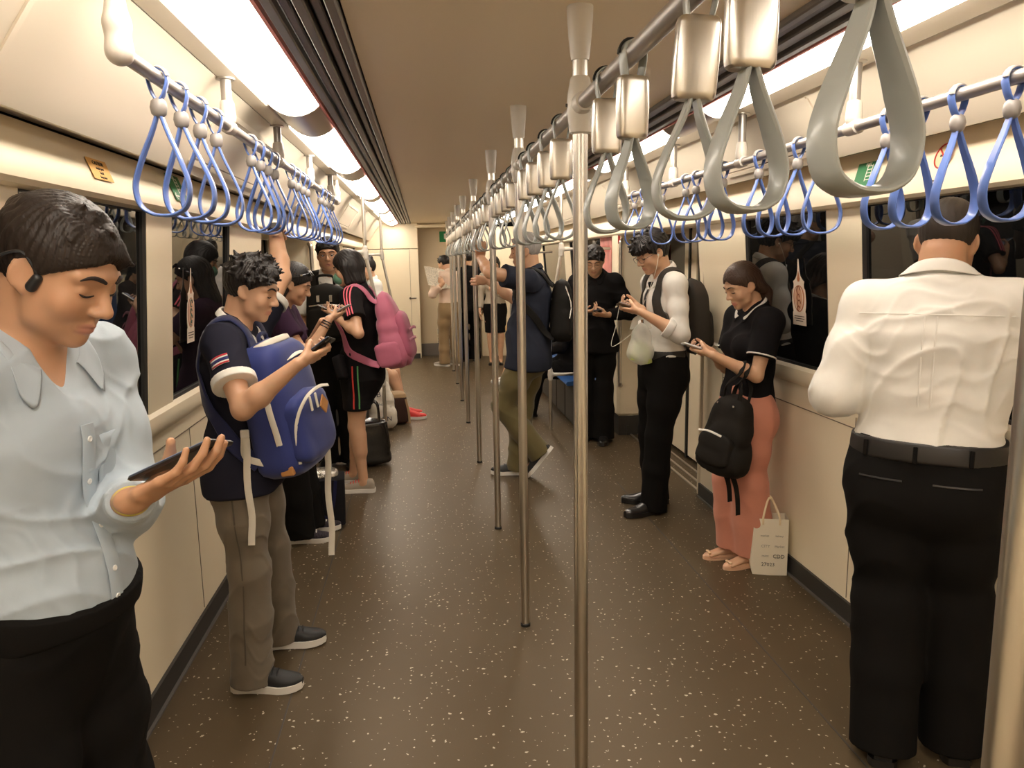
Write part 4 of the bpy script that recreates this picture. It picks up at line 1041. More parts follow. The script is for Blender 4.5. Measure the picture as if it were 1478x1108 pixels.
# ======================= man in the blue shirt, left edge
if want('A'):
    A = Person('man in a pale blue shirt with open collar looking down at his black phone', -1.150, 1.45, -16, H=1.725, w=1.05, lean=6, head=(2, 27, 0), neckf=.42, skin='tan', vox=.0034, shw=1.02, belly=.012, jaw=1.06, nose=1.08, neckw=1.08,
               feet=((.03, .11, 10), (-.02, -.10, -12)))
    pc = at(262, 664, 1.30); lng = nrm(V3(.80, -.10, .36)); pn = nrm(V3(-.38, .35, .86))
    lat = np.cross(pn, lng); A.arm(-1, pc - pn * .031 - lng * .095 - lat * .018, -UP + A.CR * -.25 - A.CF * .1); A.set_hand(-1, nrm(lng * .97 - lat * .10), pn, (2, 22, 20), .04, (.30, .75, .62), None, 30); A.arm(1, A.hipC + A.U * .10 * A.H - A.CF * .135 + A.CR * .05, -UP * .2 - A.CF * .1 + A.CR); A.set_hand(1, nrm(-A.CR - UP * .3), nrm(-A.CF), (14, 18, 12))
    A.build()
    A.face(browr=.0038); 
    A.hair(col=(.020, .0125, .009), thick=.011, line=((.088, .054), (-.072, -.066)), disp=.0018, freq=480, tufts=26, tl=.018, front=(.060, .042, .080), up=.05, seed=4)
    blue_sh = cloth('pale_blue_shirt_cotton', S(168, 180, 190), .72)
    sp = A.shirt_prims(.012, 1.82, hem=.054 * A.H, sl_ease=.013, fa_ease=.004, neck_up=.012, flare=.006, vee=.10)
    f1, f2 = folds(.0060, 24, (.55, .2, .75), 3), folds(.0025, 60, (.7, .3, .5), 5)
    sh = A.wear('shirt', sp, blue_sh, .0042, lambda P: f1(P) + f2(P)); A.collar(blue_sh, .044 * A.H, h=.036, drop=.062, gap=.50, spread=.080, open_=.022)
    placket(A, sp, blue_sh, 5, .115, .34, 0.0, .032)
    q = A.nb - A.U * .20 - A.CR * .085; patch(A, 'chest_pocket', sp, q, A.CF, A.CR, A.U, .105, .115, blue_sh, 8)
    A.sleeve_band('cuff', -1, .68, .84, .0085, blue_sh, True)
    tp = A.trouser_prims(.019, .056, hemr=.095, knee=.03)
    ft = folds(.006, 20, (0, .3, 1), 9); A.wear('trousers', tp, black_tr, .006, ft)
    A.band('waistband', [q for q in tp if q.cuts][:5], A.hipC + A.U * .046 * A.H, A.U, .036, black_tr, .003)
    for i in (1, -1): A.shoe(i, leather, leather, kind='dress')
    # wristband and bone-conduction headset
    w, e = A.wr[-1], A.elb[-1]; d = nrm(w - e); X = frame(d)[0]; Y = np.cross(d, X); c = w - d * .012
    yb = mat('yellow_wristband', (.62, .55, .06), .5)
    MB().tube([c + .0255 * math.cos(t) * X + .021 * math.sin(t) * Y for t in np.linspace(0, 2 * PI, 25)[:-1]], .004, 8, False, True).build('wristband', yb, A.root)
    hs = MB(); L = A.hl
    pts = [L(-.070, .022, -.006), L(-.0775, .012, .014), L(-.0835, -.010, .030), L(-.088, -.032, .018), L(-.090, -.060, -.012), L(-.075, -.100, -.022), L(-.03, -.128, -.026), L(.03, -.128, -.026), L(.075, -.100, -.022), L(.090, -.06, -.012), L(.088, -.032, .018), L(.0835, -.01, .03), L(.0775, .012, .014), L(.070, .022, -.006)]
    ho = MB().tube(spline(pts, 60), .0028, 8).build('headset_band', mat('headset_black', (.015, .015, .016), .4), A.root)
    for i in (-1, 1):
        blob('headset_pad', [E(L(i * .073, .020, -.002), L(i * .074, .016, -.018), .0085, .0095, None, .01)], .002, mat('headset_black', (.015, .015, .016), .4), ho)
    phone('black smartphone held low in the left hand of the man in the pale blue shirt', pc, lng, pn, .076, .158)
# ======================= heavy man in white shirt seen from behind, right edge
if want('P'):
    P = Person('heavy man in a white shirt and black trousers seen from behind by the window', 1.115, 2.13, 49, H=1.755, w=1.17, lean=4, head=(-3, 20, 2), neckf=.36, skin='tan', vox=.0048, shw=1.07, belly=.02, neckw=1.12, jaw=1.1,
               feet=((-.10, .055, 12), (.04, -.125, 22)))
    fc = P.nb + P.CF * .21 - P.U * .33 - P.CR * .07
    P.hold(-1, fc - P.CR * .03, nrm(P.CF + UP * .3), nrm(UP - P.CF * .5), hint=-UP - P.CR * .30 - P.CF * .5); P.arm(1, fc + P.CR * .07 - UP * .06, -UP - P.CF * .5); P.set_hand(1, nrm(P.CF - P.CR * .8), nrm(UP - P.CR * .6), (40, 50, 40))
    P.build()
    P.hair(thick=.006, line=((.088, .060), (-.080, -.062)), disp=.0010, freq=500, col=(.020, .014, .010), m=mat('cropped_hair', (.030, .021, .015), .6, bump=(300, .6, .0015)))
    sp = P.shirt_prims(.014, 1.22, hem=.050 * P.H, sl_ease=.016, fa_ease=.016, neck_up=.014, flare=.006)
    f1, f2 = folds(.0085, 19, (.55, .35, .75), 12), folds(.003, 46, (.2, .5, .9), 7)
    P.wear('shirt', sp, white_sh, .0055, lambda Q: f1(Q) + f2(Q))
    P.collar(white_sh, .047 * P.H, h=.046, drop=.046, gap=.25)
    # back yoke seam and box pleat
    b = -P.CF
    def backline(pts, w, nm):
        q = [cast(sp, p + b * .35, -b) for p in pts]; n = grad(sp, np.array(q), .006); MB().ribbon([a + c * .001 for a, c in zip(q, n)], list(n), w, .0016).build(nm, white_sh, P.root)
    backline([P.nb - P.U * .065 + P.CR * x for x in np.linspace(-.20, .20, 21)], .004, 'yoke_seam')
    for x in (-.016, .016): backline([P.nb - P.U * z + P.CR * x for z in np.linspace(.07, .33, 16)], .004, 'back_pleat')
    tp = P.trouser_prims(.023, .052, hemr=.098, knee=.045)
    ft = folds(.008, 17, (0, .3, 1), 19); P.wear('trousers', tp, black_tr, .006, ft)
    P.band('belt', [q for q in tp if q.cuts][:5], P.hipC + P.U * .040 * P.H, P.U, .036, belt_m, .005)
    for x in (-.15, -.01, .13):
        q = cast(tp, P.hipC + P.U * .040 * P.H + P.CR * x + b * .4, -b); MB().box(q + b * .010, (.012, .005, .05), basis(P.CR, b, P.U), .002).build('belt_loop', black_tr, P.root)
    for x in (-.10, .10):
        q = [cast(tp, P.hipC - P.U * .012 + P.CR * (x + e) + b * .4, -b) for e in np.linspace(-.06, .06, 9)]; n = grad(tp, np.array(q), .006)
        MB().ribbon([a + c * .001 for a, c in zip(q, n)], list(n), .006, .003).build('back_pocket_welt', belt_m, P.root)
    for i in (1, -1): P.shoe(i, leather, leather, kind='dress')
    phone('phone in front of the heavy man in white, hidden by his body', fc - P.CR * .03, nrm(P.CF + UP * .3), nrm(UP - P.CF * .5))
# ------------------------------------------------------------------ bags and helpers
def softbox(name, c, R, size, m, parent=None, e=.45, top=1.0, bot=1.0, wr=0.0, seed=0, rings=22, n=36, bulge=.0, ends=.10):
    c = V3(c); w, d, h = size; f = folds(wr, 22, (.3, .5, .8), seed) if wr else None; out = []
    sp = lambda v, p: np.sign(v) * abs(v) ** p
    for t in np.linspace(0, 1, rings):
        a = min(t, 1 - t) / ends; cl = 1 if a >= 1 else max(.02, (1 - (1 - a) ** 2.6) ** .5)
        k = cl * (bot + (top - bot) * t) * (1 + bulge * math.sin(PI * t)); z = (t - .5) * h
        out.append([c + R @ V3(sp(math.cos(q), e) * w / 2 * k, sp(math.sin(q), e) * d / 2 * k, z) for q in np.linspace(0, 2 * PI, n + 1)[:-1]])
    b = MB(); b.loft(out)
    if f:
        V = np.array(b.V); dv = f(V); ctr = c; nn_ = V - ctr; nn_ /= np.linalg.norm(nn_, axis=1, keepdims=True); b.V = [tuple(v) for v in V + nn_ * dv[:, None]]
    return b.build(name, m, parent, angle=60)
def strapon(bag, prims, pts, w, m, name='shoulder_strap', off=.004, t=.006, n=28, free=0):
    P = np.array(spline(pts, n)); Q, N = cling(prims, P, off)
    if free:
        for i in range(free): Q[i], Q[-1 - i] = P[i], P[-1 - i]
    Q2 = Q.copy(); Q2[1:-1] = (Q[:-2] + Q[1:-1] * 2 + Q[2:]) / 4
    return MB().ribbon(list(Q2), list(N), w, t).build(name, m, bag)
def line(bag, pts, w, m, nor, name='zip', n=20, t=.003): return MB().ribbon(spline(pts, n), nor, w, t).build(name, m, bag)
denim = cloth('faded_grey_denim', S(104, 94, 80), .85, 700)
navy_t = cloth('navy_polo_cotton', S(34, 34, 46), .85)
# ======================= boy with the raised arm
if want('B'):
    B = Person('young man in navy polo and grey jeans with a blue pack on his chest', -1.09, 2.93, -4, H=1.615, w=.98, lean=1, head=(-4, 17, 0), neckf=.45, skin='mid', vox=.0042, jaw=1.02, nose=1.05, gaze='down',
               feet=((.04, .17, 6), (.02, -.15, -4)))
    pc = at(455, 506, 2.66); lng = nrm(V3(.80, -.05, .58)); pn = nrm(V3(-.58, .30, .78))
    B.hold(1, pc, lng, pn, hint=-UP - B.CF * .35 + B.CR * .4)
    g = V3(-1.0, 3.44, 1.700); B.grip(-1, g, (1, .0, 0), nrm(V3(-.1, .55, .75)), hint=V3(1, .0, -.15))
    B.build(); B.face(browr=.0040)
    B.hair(thick=.013, line=((.088, .066), (-.078, -.070)), disp=.0026, freq=480, tufts=120, tl=.034, up=.45, front=(.054, .034, .040), seed=8, vox=.003)
    sp = B.shirt_prims(.012, .62, hem=-.055 * B.H, sl_ease=.016, neck_up=.004, flare=.012, hips=True)
    f1 = folds(.006, 24, (.5, .2, .8), 2); B.wear('polo_shirt', sp, navy_t, .005, f1)
    B.collar(white_sh, .043 * B.H, h=.026, drop=.030, gap=.30, spread=.05)
    for i in (1, -1): B.sleeve_band('white_sleeve_band', i, .55, .655, .0215, white_sh)
    fl_c = B.sh[1] + (B.elb[1] - B.sh[1]) * .40; dn = nrm(B.elb[1] - B.sh[1]); out = nrm(B.CR - dn * (B.CR @ dn)); xx = nrm(np.cross(dn, out)); xx = xx if xx @ B.CF > 0 else -xx
    fp = [patch(B, 'flag_patch', sp, fl_c, out, xx, dn, .062, .036, white_sh, 6, .002)]
    for k, (o_, hh, c_) in enumerate(((-.0150, .006, S(170, 40, 50)), (.0150, .006, S(170, 40, 50)), (0, .012, S(35, 40, 90)))):
        patch(B, 'flag_stripe', sp, fl_c + dn * o_, out, xx, dn, .062, hh, cloth('flag_thread', c_), 5, .004, fp[0], .0008)
    tp = B.trouser_prims(.012, .030, hemr=.080, knee=.022, hem=.024)
    fj = folds(.007, 19, (.1, .3, 1), 6); fk = folds(.004, 45, (.2, .3, 1), 8); B.wear('jeans', tp, denim, .005, lambda Q: fj(Q) + fk(Q))
    for i in (1,):
        o = np.cross(B.F, UP) * i; pts = [cast(tp, B.hp[i] + (B.kn[i] - B.hp[i]) * t + o * .3 - UP * .02, -o) for t in np.linspace(.05, 1, 14)] + [cast(tp, B.kn[i] + (B.an[i] - B.kn[i]) * t + o * .3, -o) for t in np.linspace(.1, .85, 10)]
        MB().ribbon([p + o * .001 for p in pts], lambda q, o=o: o, .006, .002).build('side_seam', cloth('denim_seam', S(80, 72, 60)), B.root)
        patch(B, 'back_pocket', tp, B.hp[i] - B.F * .045 + UP * .0, nrm(o * .75 - B.F * .6), nrm(B.F * .75 + o * .6), UP, .11, .12, denim, 8, .002)
    blk = mat('sneaker_black', (.008, .0075, .0075), .55)
    for i in (1, -1): B.shoe(i, blk, white_rub, kind='sneaker', w=.055, lace=blk)
    # wrist watch
    w, e = B.wr[-1], B.elb[-1]; d = nrm(w - e); X = nrm(np.cross(d, V3(0, 0, 1)) + V3(.001, 0, 0)); Y = np.cross(d, X); c = w - d * .018
    wt = MB().tube([c + .0275 * math.cos(t) * X + .0235 * math.sin(t) * Y for t in np.linspace(0, 2 * PI, 25)[:-1]], .0055, 8, False, True).build('watch_strap', mat('watch_strap_dark', (.03, .02, .015), .5), B.root)
    vd = nrm(CAMP - c); vd = nrm(vd - d * (vd @ d)); MB().lathe([(.018, -.004), (.0185, .004), (.016, .007), (.0155, .006), (.001, .006)], c + vd * .029, vd, 20).build('watch_case', mat('watch_case_dark', (.05, .045, .04), .3, .6), wt)
    phone('black smartphone in the lowered hand of the young man with the blue front pack', pc, lng, pn, .072, .148)
    # blue backpack worn on the chest
    bc = at(410, 586, 2.90); up = nrm(V3(-.16, -.02, 1)); fx = nrm(V3(1, -.28, .14)); fx = nrm(fx - up * (fx @ up)); wy = np.cross(up, fx)
    R = basis(wy, fx, up); bm = cloth('blue_pack_nylon', S(44, 54, 112), .62, 500); nv = cloth('navy_strap_nylon', S(30, 36, 74), .7)
    bag = empty('backpack', tuple(bc), 'bright blue backpack with white piping worn on the chest of the young man', 'backpack')
    softbox('pack_body', bc, R, (.35, .19, .52), bm, bag, .55, .86, 1.02, .009, 3, 26, 44, .06, .16)
    pk = bc + fx * .085 - up * .075 - wy * .01
    po = softbox('front_pocket', pk, R, (.29, .10, .27), bm, bag, .5, .92, 1.0, .006, 5, 18, 40, .04, .2)
    o_ = lambda x, y, z: bc + wy * x + fx * y + up * z
    # wy points away from the viewer: the near side is -x
    line(bag, [o_(-.155, .03, -.20), o_(-.178, .04, -.08), o_(-.170, .03, .06), o_(-.13, .05, .155), o_(-.03, .085, .185), o_(.08, .085, .185), o_(.14, .04, .15)], .022, white_cl, lambda q: nrm(q - bc), 'white_piping', 30)
    line(bag, [o_(-.145, .085, -.19), o_(-.150, .105, -.05), o_(-.11, .142, .035), o_(0, .150, .055), o_(.10, .145, .04)], .012, white_cl, lambda q: nrm(q - bc + up * .02), 'pocket_zip', 24)
    for dx in (-.10, -.05):
        MB().box(o_(dx, .155, .015), (.013, .006, .055), R, .002).build('zip_pull', white_cl, bag)
    MB().box(o_(-.005, .160, -.010), (.052, .006, .052), R @ np.array([[.7071, 0, -.7071], [0, 1, 0], [.7071, 0, .7071]]), .002).build('leather_patch', mat('tan_leather', S(176, 122, 66), .6), bag)
    MB().box(o_(-.162, .04, -.205), (.02, .05, .035), R, .004).build('leather_tab', mat('tan_leather', S(176, 122, 66), .6), bag)
    softbox('top_flap', o_(0, -.005, .235), R @ np.array([[1, 0, 0], [0, .95, -.3], [0, .3, .95]]), (.22, .12, .035), white_cl, bag, .6, 1, 1, .004, 2, 10, 30, 0, .3)
    MB().tube(spline([o_(-.03, -.02, .235), o_(-.025, -.02, .275), o_(.025, -.02, .275), o_(.03, -.02, .235)], 12), .008, 8).build('grab_handle', nv, bag)
    for s_ in (-1, 1):
        sh = B.sh[-s_] if False else (B.sh[1] if s_ < 0 else B.sh[-1]); inn = sh + nrm(B.nb - sh) * .075
        pts = [o_(s_ * .12, -.07, .20), inn + B.CF * .10 - UP * .05, inn + B.CF * .03 + UP * .06, inn - B.CF * .06 + UP * .03, inn - B.CF * .14 - UP * .10, B.hipC + B.U * .20 * B.H - B.CF * .15 + (sh - B.nb) * .75, B.hipC + B.U * .115 * B.H - B.CF * .02 + nrm(sh - B.nb) * .19, o_(s_ * .165, -.06, -.17)]
        strapon(bag, sp, pts, .055, nv, 'shoulder_strap', .005, .010, 40, 2)
    for k, (pu, pv, y_, l_) in enumerate(((353, 622, 2.74, .42), (471, 640, 3.02, .46))):
        a = at(pu, pv, y_); MB().ribbon([a + V3(.004 * math.sin(j * .9), .003 * math.cos(j * 1.3), -l_ * j / 12) for j in range(13)], lambda q: V3(.2, -1, 0), .024, .0025).build('loose_strap_end', white_cl, bag)
        MB().box(a - UP * .01, (.03, .012, .03), None, .003).build('strap_buckle', white_rub, bag)
    line(bag, [o_(-.17, -.02, -.17), o_(-.185, -.09, -.13), at(353, 640, 2.74) + V3(0, 0, .02)], .024, white_cl, lambda q: V3(.1, -1, .1), 'side_webbing', 14)
    line(bag, [o_(.16, .04, -.10), at(478, 610, 3.0), at(466, 632, 3.02)], .024, white_cl, lambda q: V3(.1, -1, .1), 'side_webbing', 14)
# ======================= student with tie
if want('N'):
    N = Person('student in a white shirt and black tie with earphones, looking at his phone', 1.055, 4.57, 187, H=1.755, w=.94, shw=.93, lean=0, head=(8, 25, 0), neckf=.55, skin='light', vox=.0048, gaze='down', nose=1.05,
               feet=((.07, .06, 14), (-.02, -.12, -16)))
    pc = at(908, 443, 4.46); lng = nrm(V3(-.86, .05, .30)); pn = nrm(V3(.35, .20, .90))
    N.hold(-1, pc, lng, pn, hint=-UP - N.CF * .3 - N.CR * .35)
    N.arm(1, pc + V3(.10, .07, -.02), -UP - N.CF * .3 + N.CR * .4); N.set_hand(1, nrm(V3(-.9, -.2, .15)), nrm(V3(.2, -.6, .7)), (20, 45, 30))
    N.build(); N.face(); N.glasses(mat('dark_spectacle', (.02, .02, .02), .3), .025, .017)
    N.hair(thick=.020, line=((.088, .050), (-.085, -.080)), disp=.0035, tufts=110, tl=.040, up=.12, front=(.052, .030, .030), seed=5, vox=.0034, extra=[lambda s: E(s.hl(-.05, .075, .060), s.hl(.05, .075, .060), .024 * s.k, .024 * s.k, None, .02), lambda s: E(s.hl(-.03, .098, .035), s.hl(.03, .098, .035), .010 * s.k, .010 * s.k, None, .02)])
    sp = N.shirt_prims(.014, 1.30, hem=.051 * N.H, sl_ease=.006, fa_ease=.015, neck_up=.012, flare=.006); f1 = folds(.006, 26, (.5, .2, .8), 22)
    N.wear('shirt', sp, white_sh, .0055, f1); N.collar(white_sh, .043 * N.H, h=.036, drop=.042, gap=.20, spread=.06)
    for i in (1, -1): N.sleeve_band('rolled_cuff', i, .20, .36, .022, white_sh, True)
    tie = cloth('black_tie_silk', (.02, .02, .022), .5)
    pts = [cast(sp, N.nb - N.U * z + N.CF * .4, -N.CF) + N.CF * .004 for z in np.linspace(.075, .50, 16)]
    MB().ribbon(pts, lambda q: N.CF, list(np.interp(np.linspace(0, 1, 16), [0, .1, .9, 1], [.030, .030, .070, .03])), .004).build('tie', tie, N.root)
    MB().lathe([(.010, -.02), (.020, .012), (.016, .02)], N.nb - N.U * .050 + N.CF * .082, N.U, 12).build('tie_knot', tie, N.root)
    tp = N.trouser_prims(.019, .050, hemr=.085, knee=.022, hem=.02); ft = folds(.006, 20, (0, .3, 1), 29); N.wear('trousers', tp, black_tr, .0065, ft)
    N.band('belt', [q for q in tp if q.cuts][:5], N.hipC + N.U * .040 * N.H, N.U, .038, belt_m, .004)
    q = cast(tp, N.hipC + N.U * .04 * N.H + N.CF * .4, -N.CF); MB().box(q + N.CF * .010, (.05, .008, .042), basis(N.CR, N.CF, N.U), .004).build('belt_buckle', steel, N.root)
    for i in (1, -1): N.shoe(i, leather, leather, kind='dress', length=.30, w=.050)
    wire = mat('white_wire', (.75, .70, .6), .4)
    L = N.hl; MB().lathe([(.004, .006), (.0075, .0), (.006, -.006)], L(-.075, .006, -.012), -N.hr, 12).build('earphone_bud', wire, N.root)
    e0 = L(-.080, .008, -.014); MB().tube(spline([e0, e0 - UP * .10 + N.CF * .02, cast(sp, N.nb - N.U * .16 + N.CF * .4, -N.CF) + N.CF * .01, N.nb - N.U * .30 + N.CF * .20, pc + V3(.06, -.01, -.12), at(884, 500, 4.45), at(889, 470, 4.45), pc + V3(-.06, 0, .0)], 50), .0016, 6).build('earphone_wire', wire, N.root)
    phone('phone held up by the student in the black tie', pc, lng, pn, .072, .148, body=mat('phone_bronze', (.30, .22, .15), .35, .5))
    gm = cloth('charcoal_pack_nylon', S(62, 58, 54), .75, 400); bc = N.nb - N.CF * .195 - UP * .25; fx = -N.CF; up = nrm(UP + N.CF * .06); wy = np.cross(up, fx); R = basis(wy, fx, up)
    bag = empty('backpack', tuple(bc), 'charcoal backpack on the back of the student in the black tie', 'backpack')
    softbox('pack_body', bc, R, (.30, .15, .47), gm, bag, .6, .82, 1.0, .006, 9, 24, 40, .05, .25)
    softbox('front_pocket', bc + fx * .065 - up * .07, R, (.25, .05, .26), gm, bag, .6, .9, 1.0, .004, 4, 16, 36, .03, .25)
    for i in (1, -1):
        inn = N.sh[i] + nrm(N.nb - N.sh[i]) * .070; ou = nrm(N.sh[i] - N.nb)
        pts = [bc - fx * .05 + up * .20 + ou * .06, inn - N.CF * .05 + UP * .05, inn + N.CF * .05 + UP * .03, inn + N.CF * .13 - UP * .07 + ou * .02, inn + N.CF * .12 - UP * .19 + ou * .055, N.hipC + N.U * .17 * N.H + ou * .20 + N.CF * .02, bc - fx * .05 - up * .17 + ou * .13]
        strapon(bag, sp, pts, .062, gm, 'shoulder_strap', .006, .012, 36, 2)
    MB().ribbon([bc - up * (.235 + .012 * j) + wy * .1 for j in range(12)], lambda q: wy, .02, .003).build('loose_strap_end', gm, bag)
    # plastic bag hanging from his fingers
    pm = mat('thin_white_plastic', (.84, .84, .76), .35, trans=.0, alpha=.5, bump=(25, .6, .01)); hc_ = at(932, 455, 4.45); bb = at(925, 497, 4.45)
    pb = empty('plastic_bag', tuple(bb), 'translucent white plastic bag hanging from the hand of the student in the black tie', 'bag')
    softbox('bag_body', bb + UP * .005, np.eye(3), (.165, .10, .25), pm, pb, .8, .52, 1.0, .022, 6, 20, 34, .10, .35)
    for k in (-1, 1): MB().ribbon(spline([bb + V3(k * .045, 0, .09), bb + V3(k * .03, 0, .15), hc_ + V3(k * .006, 0, -.01)], 12), lambda q: V3(0, -1, 0), [.05 - .003 * j for j in range(12)], .002).build('bag_handle', pm, pb)
    for k, (dx, dz, an) in enumerate(((-.022, -.025, .25), (.030, -.045, -.2))):
        bt = empty('drink_bottle', tuple(bb + V3(dx, 0, dz)), 'pale green drink bottle inside the hanging plastic bag, %s' % ('left one' if k == 0 else 'right one'), 'bottle')
        a = V3(math.sin(an), 0, math.cos(an)); MB().lathe([(.001, -.07), (.026, -.07), (.028, -.06), (.028, .02), (.012, .05), (.012, .07)], bb + V3(dx, 0, dz), a, 16).build('bottle_body', mat('green_drink', S(178, 190, 110), .35), bt); MB().lathe([(.014, .062), (.014, .08), (.001, .081)], bb + V3(dx, 0, dz), a, 12).build('bottle_cap', white_rub, bt)
# ======================= young woman in pink trousers
if want('O'):
    O = Person('young woman in a black polo shirt and wide pink trousers leaning by the right window', 1.205, 3.66, 184, H=1.565, w=.96, sex='f', lean=-3, head=(6, 24, 0), neckf=.5, skin='light', vox=.0042, jaw=.93, nose=.9,
               feet=((-.04, .055, 6), (.0, -.07, -4)), shod=False)
    pc = at(1006, 502, 3.56); lng = nrm(V3(-.85, .1, .30)); pn = nrm(V3(.34, .12, .93))
    O.hold(-1, pc + V3(.01, 0, 0), lng, pn, hint=-UP * 1.0 - O.CF * .2 - O.CR * .2)
    O.arm(1, pc + V3(.10, .07, -.03), -UP - O.CF * .3 + O.CR * .4); O.set_hand(1, nrm(V3(-.9, -.25, .1)), nrm(V3(.2, -.6, .7)), (20, 45, 30))
    O.build(lip=(.50, .16, .14)); O.face(browr=.003)
    brn = mat('dark_brown_hair', (.052, .027, .016), .45, spec=.4, bump=(120, .7, .002, (1, 1, .12)))
    O.hair(thick=.009, line=((.092, .056), (-.078, -.075)), disp=.0022, front=(.064, .050, .084), temple=.046, freq=520, m=brn, vox=.0032, extra=[lambda s: E(s.hl(0, -.075, .02), s.hl(0, -.105, -.09), (.058 * s.k, .036 * s.k), (.062 * s.k, .032 * s.k), s.hr, .03), lambda s: E(s.hl(0, -.105, -.09), s.hc - UP * .34 - s.CF * .145, (.062 * s.k, .032 * s.k), (.050, .018), s.hr, .03), lambda s: E(s.hl(-.055, -.02, .02), s.hl(-.055, -.075, -.05), (.020 * s.k, .020 * s.k), (.022 * s.k, .022 * s.k), s.hr, .03), lambda s: E(s.hl(.055, -.02, .02), s.hl(.055, -.075, -.05), .020 * s.k, .022 * s.k, s.hr, .03)])
    bk = cloth('black_polo_cotton', S(24, 22, 24), .85); sp = O.shirt_prims(.011, .66, hem=.040 * O.H, sl_ease=.015, neck_up=.014, flare=.004); f1 = folds(.005, 26, (.4, .2, .8), 32)
    O.wear('polo_shirt', sp, bk, .005, f1); O.collar(bk, .041 * O.H, h=.030, drop=.036, gap=.25, spread=.05)
    nd = nrm(O.nt - O.nb); ct = O.nb + nd * .010
    co = O.collar(white_sh, .0425 * O.H, h=.0305, drop=.012, gap=.35, spread=.012, name='white_collar_line', thick=.002)
    for i in (1, -1): O.sleeve_band('white_sleeve_line', i, .615, .645, .0185, white_sh)
    pk = cloth('dusty_pink_trouser_cloth', S(206, 138, 116), .8); tp = O.trouser_prims(.017, .072, hemr=.098, knee=.042, hem=.075); ft = folds(.005, 13, (.8, .4, .25), 39)
    O.wear('pink_trousers', tp, pk, .0055, ft)
    nude = mat('nude_leather', S(226, 182, 150), .35)
    for i in (1, -1):
        so = O.shoe(i, nude, nude, kind='flat', length=.245, w=.044, sh=.012)
        tc_ = O.an[i] - UP * .046 * O.H + O.fd[i] * .145 + UP * .038
        for sg in (-1, 1): blob('shoe_bow', [ell(tc_ + np.cross(O.fd[i], UP) * sg * .012, (.014, .010, .006), np.cross(O.fd[i], UP), O.fd[i])], .0025, mat('bow_gold', S(226, 190, 150), .35), so)
    phone('pale phone held by the young woman in pink trousers', pc, lng, pn, .072, .148, body=mat('phone_white', (.7, .68, .66), .3))
    # black bag hanging from her forearm
    hk = O.elb[-1] + (O.wr[-1] - O.elb[-1]) * .22; bc = at(1051, 628, 3.50); up = nrm(V3(.20, 0, 1)); fx = nrm(V3(-.9, -.42, .1)); fx = nrm(fx - up * (fx @ up)); wy = np.cross(up, fx); R = basis(wy, fx, up)
    bag = empty('handbag', tuple(bc), 'black nylon bag hanging from the forearm of the woman in pink trousers', 'bag'); bn = cloth('black_bag_nylon', S(34, 31, 28), .7, 300)
    softbox('bag_body', bc, R, (.27, .17, .41), bn, bag, .6, .62, 1.05, .010, 14, 24, 40, .05, .22)
    softbox('bag_pocket', bc + fx * .07 - up * .07, R, (.20, .07, .17), bn, bag, .6, .95, 1.0, .006, 15, 16, 34, .04, .25)
    o_ = lambda x, y, z: bc + wy * x + fx * y + up * z
    line(bag, [o_(-.09, .112, -.0), o_(-.02, .118, .012), o_(.06, .115, .005)], .010, white_rub, lambda q: nrm(fx + up * .3), 'pocket_zip', 10); line(bag, [o_(-.10, -.03, .14), o_(-.122, -.02, .05), o_(-.128, .0, -.03)], .007, steel, lambda q: -wy, 'side_zip', 10)
    for s_ in (-1, 1):
        tp_ = hk + UP * .030 + wy * s_ * .0 + nrm(O.wr[-1] - O.elb[-1]) * s_ * .014
        MB().ribbon(spline([o_(-.05, s_ * .03, .165), o_(-.045, s_ * .035, .24), tp_ + V3(-.035, -.035, -.04), tp_ + V3(0, 0, .012), tp_ + V3(.015, .045, -.05), o_(.045, s_ * .035, .24), o_(.05, s_ * .03, .165)], 36), lambda q: nrm(q - (hk - UP * .05)) , .022, .005).build('bag_handle', bn, bag)
        for x in (-.05, .05): MB().lathe([(.006, 0), (.005, .004), (.001, .005)], o_(x, s_ * .045 + .02, .15), fx, 10).build('rivet', steel, bag)
    for k, (dx, l_) in enumerate(((-.02, .17), (.035, .22))):
        a = o_(dx, -.03, -.175); MB().ribbon([a + V3(.05 * (1 - math.exp(-j * .25)), .0, -l_ * j / 12) for j in range(13)], lambda q: V3(.2, -1, 0), .026, .003).build('loose_strap_end', bn, bag)
    MB().tube(spline([o_(-.05, -.06, -.12), o_(-.07, -.12, -.18), o_(-.05, -.13, -.24), o_(0, -.05, -.20)], 16), .012, 8).build('back_strap', bn, bag)
    # white paper bag on the floor behind her
    pc_ = V3(1.292, 3.53, 0); yaw = math.radians(-16); R = rotz(yaw); pw = mat('white_paper', S(232, 222, 200), .7); W_, D_, H_ = .165, .10, .29
    pb = empty('paper_bag', tuple(pc_), 'white paper carrier bag with printed lettering standing on the floor by the wall', 'bag', None)
    mb = MB(); q = lambda x, y, z: pc_ + R @ V3(x, y, z)
    t = .0016
    ring = lambda k, z, w=0: [q(-W_ / 2 + k - w, -D_ / 2 + k, z), q(0, -D_ / 2 + k - .008 * (1 if z < .05 else .0), z), q(W_ / 2 - k, -D_ / 2 + k, z), q(W_ / 2 - k, D_ / 2 - k, z), q(0, D_ / 2 - k, z), q(-W_ / 2 + k - w, D_ / 2 - k, z)]
    mb.loft([ring(0, .0), ring(0, .02, .006), ring(0, .06, .012), ring(0, .18, .004), ring(.0, H_), ring(t, H_), ring(t, .01)]); mb.build('bag_shell', pw, pb, smooth=False)
